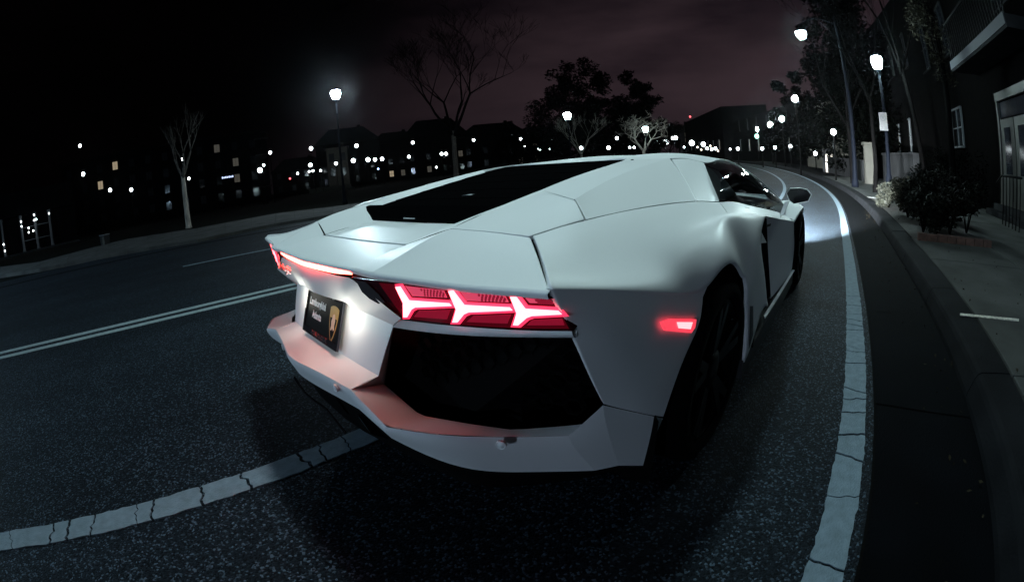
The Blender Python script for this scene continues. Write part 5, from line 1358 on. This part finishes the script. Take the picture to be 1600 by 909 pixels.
pier = empty('gate_pier', RW(4.55, 22.0, .1)); tag(pier, 'pale square gate pier left of the right lamp post', 'pier')
mb = MB(); mb.box(-.3, .3, -.3, .3, 0, 1.75, None, 0, .015); mb.build('shaft', [STUC], pier); mb = MB(); mb.box(-.38, .38, -.38, .38, 1.75, 1.88, None, 0, .02); mb.build('cap', [STUC], pier)
# iron handrail by the steps at the right edge
hr = empty('stair_rail', (0, 0, 0)); tag(hr, 'black iron stair rail by the doors at the right edge', 'railing')
for k in range(6):
    mb = MB(); mb.tube([on(6.1, 8.4 + k * .22, .14), on(6.1, 8.4 + k * .22, 1.1)], .014, 6); mb.build('baluster', [IRON], hr)
mb = MB(); mb.tube([on(6.1, 8.3, 1.1), on(6.1, 9.6, 1.1), on(6.0, 9.75, .95)], .022, 8); mb.build('handrail', [IRON], hr)

# ---- trees
def branch(mb, p, d, L, r, depth, rg, spread=.55, up=.25, minr=.004, twig=None, ends=None):
    n = 4; pts = [Vector(p)]; rad = [r]; d = Vector(d).normalized()
    for i in range(n):
        d = (d + Vector((rg.uniform(-.14, .14), rg.uniform(-.14, .14), rg.uniform(-.05, .12)))).normalized()
        pts.append(pts[-1] + d * (L / n)); rad.append(max(minr, r * (1 - .42 * (i + 1) / n)))
    mb.tube(pts, rad, 7 if r > .06 else 5 if r > .02 else 3)
    if depth == 0:
        if ends is not None: ends.append((pts[-1], d))
        return
    k = 3 if depth > 1 else 4
    for i in range(k):
        q = pts[-1] if i < 2 else pts[rg.randint(2, n)]
        ax = Vector((rg.uniform(-1, 1), rg.uniform(-1, 1), rg.uniform(-.3, .5))).normalized()
        nd = (d * (1 - spread * .5) + ax * spread + Vector((0, 0, up))).normalized()
        branch(mb, q, nd, L * rg.uniform(.58, .82), rad[-1] * rg.uniform(.6, .85), depth - 1, rg, spread, up, minr, twig, ends)
def bare_tree(label, P, h_trunk, r, L, depth, bark, seed, lean=(0, 0), spread=.55, up=.2, fork=3, group=None, minr=.004, limb=None):
    P = Vector(P); P.z = gzw(P.x, P.y) - .05; rg = random.Random(seed)
    t = empty('bare_tree', P); tag(t, label, 'tree', group)
    tr = MB(); top = Vector((lean[0], lean[1], h_trunk))
    tr.tube([Vector((0, 0, -.1)), Vector((0, 0, .15)), top * .3 + Vector((rg.uniform(-.05, .05), rg.uniform(-.05, .05), 0)), top * .65, top], [r * 1.6, r * 1.15, r, r * .9, r * .8], 12); tr.build('trunk', [bark], t)
    for i in range(fork):
        cb = MB(); a = 2 * math.pi * i / fork + rg.uniform(-.5, .5)
        branch(cb, top - Vector((0, 0, rg.uniform(0, .12) * h_trunk)), Vector((math.cos(a) * spread, math.sin(a) * spread, 1)), L * rg.uniform(.85, 1.15), r * .62, depth, rg, spread, up, minr)
        cb.build('limb', [limb or bark], t)
    return t
def leaf_cloud(mb, c, rad, n, size, rg, flat=1.0):
    for _ in range(n):
        while True:
            v = Vector((rg.uniform(-1, 1), rg.uniform(-1, 1), rg.uniform(-1, 1)))
            if v.length < 1: break
        p = Vector(c) + Vector((v.x * rad, v.y * rad, v.z * rad * flat))
        a = Vector((rg.uniform(-1, 1), rg.uniform(-1, 1), rg.uniform(-.6, .6))).normalized(); b = a.cross(Vector((rg.uniform(-1, 1), rg.uniform(-1, 1), 1))).normalized()
        s = size * rg.uniform(.6, 1.3)
        mb.face([p - a * s, p + b * s * .45, p + a * s, p - b * s * .45])
def leafy_tree(label, P, h_trunk, r, crown, n, size, leaf, bark, seed, group=None, name='evergreen_tree'):
    """crown = list of (dx, dy, dz, radius) clumps above the ground"""
    P = Vector(P); P.z = gzw(P.x, P.y) - .05; rg = random.Random(seed)
    t = empty(name, P); tag(t, label, 'tree', group)
    tr = MB(); tr.tube([(0, 0, -.1), (0, 0, h_trunk * .4), (.1, 0, h_trunk)], [r * 1.4, r, r * .6], 10)
    for c in crown[:6]: tr.tube([(0, 0, h_trunk * .6), (c[0] * .5, c[1] * .5, (h_trunk * .6 + c[2]) * .5), (c[0], c[1], c[2])], [r * .5, r * .3, r * .1], 6)
    tr.build('trunk', [bark], t)
    cm = MB(); tot = sum(c[3] ** 2 for c in crown)
    for c in crown:
        k = int(n * c[3] ** 2 / tot)
        for q in range(7):
            o = Vector((rg.uniform(-1, 1), rg.uniform(-1, 1), rg.uniform(-1, 1))) * c[3] * .65
            leaf_cloud(cm, Vector(c[:3]) + o, c[3] * .5, k // 7, size, rg, .85)
    cm.build('crown', [leaf], t)
    return t
# far left bare tree with pale forked trunk
bare_tree('bare tree with a pale forked trunk on the left lawn', (-25.474,1.479,-0.023), 3.0, .16, 1.55, 3, BARK, 11, (-.1, .0), .42, .35, 3, limb=noisy(mat('shaded_bark', (.05, .045, .04), .95, spec=.05), 9, .4))  # limbs darker than the trunk: lamp light fading upward put into the colour
# big trunk in the middle with a wide twiggy crown
bare_tree('big bare tree with a straight pale trunk above the middle of the car', (-29.619,24.708,0.357), 4.9, .25, 4.0, 5, noisy(mat('grey_bark', (.05, .043, .038), .95, spec=.05), 9, .4), 5, (.1, .1), (.62), .16, 4, minr=.012, limb=BARKD)  # limbs near black: the unlit crown's darkness put into the bark colour
bare_tree('small bare tree lit from within by a lamp, above the car roof', (-19.691,41.474,2.148), 1.9, .20, 1.7, 4, BARK, 14, (0, 0), .85, .02, 4, minr=.012)
bare_tree('thin bare tree to the right of the bright round lamp', (-29.902,44.670,2.827), 1.8, .17, 1.9, 4, BARK, 15, (0, 0), .6, .12, 3, minr=.012)
rg = random.Random(31)
def mass(w, z0, z1, n, d=.8):
    return [(rg.uniform(-w, w) * (1 - .5 * t), rg.uniform(-d, d) * w, z0 + (z1 - z0) * t, (z1 - z0) * .24 * (1.15 - .6 * t)) for t in [i / (n - 1) for i in range(n)]]
leafy_tree('dark evergreen tree with a spiky top behind the bright round lamp', (-34.137,50.258,2.712), 3.5, .3, mass(4.5, 1.8, 14.2, 20), 22000, .26, LEAFD, BARKD, 41)
leafy_tree('dark evergreen tree with a flat top, right of the spiky one', (-28.738,58.183,2.596), 3.0, .3, mass(4.2, 1.8, 12.0, 18), 19000, .26, LEAFD, BARKD, 42)
leafy_tree('dark evergreen tree filling the gap between the spiky and flat-topped ones', (-35.555,61.251,2.821), 2.5, .3, mass(4.0, 1.6, 10.5, 16), 15000, .27, LEAFD, BARKD, 48)
leafy_tree('low dark tree at the end of the road, left of the tower', (-32.427,77.447,2.856), 2.0, .25, mass(3.6, 1.6, 7.0, 10), 6000, .28, LEAFD, BARKD, 43)
leafy_tree('round dark tree beyond the left houses', (-59.383,63.106,1.484), 2.0, .3, mass(4.5, 1.6, 8.5, 11), 7000, .3, LEAFD, BARKD, 44)
# right side: dark trees over the houses
leafy_tree('tall dark tree over the path behind the arm lamp', RW(6.3, 27, 0), 4.5, .22, mass(2.6, 3.0, 12.5, 18), 16000, .19, LEAFD, BARKD, 45)
leafy_tree('dark tree left of the arm lamp, farther along the path', RW(7.4, 38, 0), 3.5, .22, mass(2.8, 2.4, 11.0, 14), 11000, .24, LEAFD, BARKD, 46)
leafy_tree('dark tree hiding the far terrace on the right', RW(8.2, 52, 0), 3.0, .25, mass(3.0, 2.0, 9.0, 12), 8000, .28, LEAFD, BARKD, 47)
bare_tree('bare street tree with thin branches reaching over the road below the arm lamp', RW(3.5, 21.5, 0), 3.0, .12, 2.0, 4, BARKD, 61, (-.1, 0), .6, .12, 4, minr=.006)
bare_tree('slim bare street tree behind the right lamp post', RW(3.5, 16.2, 0), 3.4, .09, 1.8, 4, BARKD, 62, (.05, .1), .45, .3, 3, minr=.005)
leafy_tree('tree hung with pale brown leaves beside the balcony', RW(5.35, 11.9, 0), 5.2, .10, [(0, 0, 3.6, .45), (.1, .1, 4.4, .6), (-.2, .2, 5.2, .75), (.2, -.1, 5.9, .8), (-.1, .1, 6.6, .8), (0, -.2, 7.3, .8)], 3600, .060, LEAFB, BARKD, 63, name='ivy_tree')
bare_tree('leaning bare tree trunk between the lamp post and the leafy tree', RW(5.0, 13.6, 0), 4.2, .09, 2.2, 4, BARKD, 64, (-.6, .2), .4, .4, 3, minr=.005)

# ---- shrub bed with brick edging by the right kerb
bed = []
for k in range(4): bed.append([RP(2.79 if k in (0, 3) else 4.3, 6.1 if k < 2 else 13.2, .146)])
mb = MB(); q = [RP(2.80, 6.15, .15), RP(4.28, 6.15, .15), RP(4.28, 9.6, .16), RP(4.28, 13.1, .16), RP(2.80, 13.1, .16), RP(2.80, 9.6, .16)]; mb.face(q); tag(mb.build('planting_bed', [SOIL]), kind='structure')
ed = empty('planter_edging', (0, 0, 0)); tag(ed, 'low red brick edging at the near end of the shrub bed', 'edging')
BRK = noisy(mat('red_brick', (0.065, 0.032, 0.024), .9), 12, .35, .4, 80)
for k in range(8):
    l = 2.86 + k * .178; mb = MB(); M = Matrix.Translation(RP(l + .085, 6.07, .14)) @ Matrix.Rotation(YAW + rg.uniform(-.04, .04), 4, 'Z')
    mb.box(-.083, .083, -.05, .05, 0, .10 + rg.uniform(-.006, .008), M, 0, .006); mb.build('brick', [BRK], ed)
def shrub(label, l, a, w, h, n, seed, leaf=LEAFS, size=.045, group='shrubs in the right-hand bed'):
    rg2 = random.Random(seed); P = RP(l, a, .15); t = empty('shrub', P); tag(t, label, 'shrub', group)
    st = MB()
    for k in range(9):
        a_ = rg2.uniform(0, 6.28); st.tube([(0, 0, -.02), (math.cos(a_) * w * .3, math.sin(a_) * w * .3, h * .5), (math.cos(a_) * w * .6, math.sin(a_) * w * .6, h * rg2.uniform(.7, 1.05))], [.012, .008, .004], 5)
    st.build('stems', [BARKD], t); t.children[0]['kind'] = 'stuff'
    lf = MB()
    for k in range(16):
        c = Vector((rg2.uniform(-w, w) * .75, rg2.uniform(-w, w) * .75, h * rg2.uniform(.2, .9))); leaf_cloud(lf, c, w * .38, n // 16, size, rg2, .9)
    o = lf.build('foliage', [leaf], t); return t
LEAFP = noisy(mat('pale_tuft_leaf', (0.022, 0.022, 0.015), .6), 6, .4)
shrub('pale tufted shrub at the kerb, near the foot of the right lamp post', 3.0, 10.6, .34, .55, 1500, 71, LEAFP, .05)
shrub('dark shrub in the near corner of the bed beside the kerb', 3.15, 6.9, .40, .62, 1700, 72)
shrub('dark shrub behind the middle of the brick edging', 3.7, 6.9, .42, .75, 1700, 73)
shrub('dark shrub at the house end of the brick edging', 4.2, 7.3, .40, .8, 1700, 74)
shrub('tall dark shrub behind the front row of the bed', 3.5, 8.2, .5, .95, 1800, 75)
shrub('dark shrub behind the lone kerbside clump', 3.2, 8.8, .42, .7, 1600, 76)
shrub('dark shrub at the back of the bed, nearest the house', 4.1, 9.2, .5, 1.0, 1700, 77)
shrub('shrub beside the right lamp post, next to the pale tufted one', 3.6, 11.2, .42, .7, 1500, 78)
# clipped hedge in front of the brick house
hg = empty('hedge', RP(6.3, 14.2, .1)); tag(hg, 'dark clipped hedge in front of the brick house', 'hedge')
lf = MB(); rg3 = random.Random(80)
for k in range(60): leaf_cloud(lf, (rg3.uniform(-.5, .5), rg3.uniform(-2.0, 3.4), rg3.uniform(.2, 1.5)), .32, 60, .05, rg3)
lf.build('foliage', [LEAFD], hg)
st = MB()
for k in range(14): st.tube([(0, -1.8 + k * .38, 0), (.05, -1.8 + k * .38, 1.2)], .015, 5)
tag(st.build('stems', [BARKD], hg), kind='stuff')
# fallen leaves in the gutter
lvs = MB(); rg4 = random.Random(90)
for k in range(260):
    a = rg4.uniform(.2, 11); l = rg4.choice((rg4.uniform(2.2, 2.46), rg4.uniform(2.0, 2.46), rg4.uniform(2.8, 4)));
    if 2.46 < l < 2.8: continue
    leaf_cloud(lvs, RP(l, a, .165 if l > 2.6 else .012), .004, 1, .016, rg4, .4)
tag(lvs.build('leaf_litter', [mat('dry_leaf', (.02, .016, .009), .9, spec=.05)]), kind='stuff')
# green-and-white utility box on the left lawn
P = Vector((-23.347,-3.593,-0.128)); P.z = gzw(P.x, P.y); ub = empty('utility_box', P); tag(ub, 'small pale utility box at the edge of the left footpath', 'utility box'); ub.rotation_euler = (0, 0, .7)
mb = MB(); mb.box(-.24, .24, -.2, .2, .0, .52, None, 0, .02); mb.build('cabinet', [GREYW], ub); mb = MB(); mb.box(-.26, .26, -.22, .22, .52, .57, None, 0, .01); mb.build('lid', [TRIM], ub); mb = MB(); mb.box(.02, .22, -.212, -.2, .06, .46); mb.build('door', [STUC], ub)


# ---- thin volume added to imitate lens glow round the lamps
mb = MB(); mb.box(-360, 200, -75, 330, -1.2, 19)
hz = tag(mb.build('halo_volume', [bpy.data.materials.new('halo_volume')]), kind='stuff'); hm = hz.data.materials[0]; hm.use_nodes = True
t = hm.node_tree; t.nodes.clear(); o_ = t.nodes.new('ShaderNodeOutputMaterial'); v = t.nodes.new('ShaderNodeVolumePrincipled')
v.inputs['Color'].default_value = (.9, .92, 1.0, 1); v.inputs['Density'].default_value = 0.00016; v.inputs['Anisotropy'].default_value = .95
t.links.new(v.outputs[0], o_.inputs['Volume'])
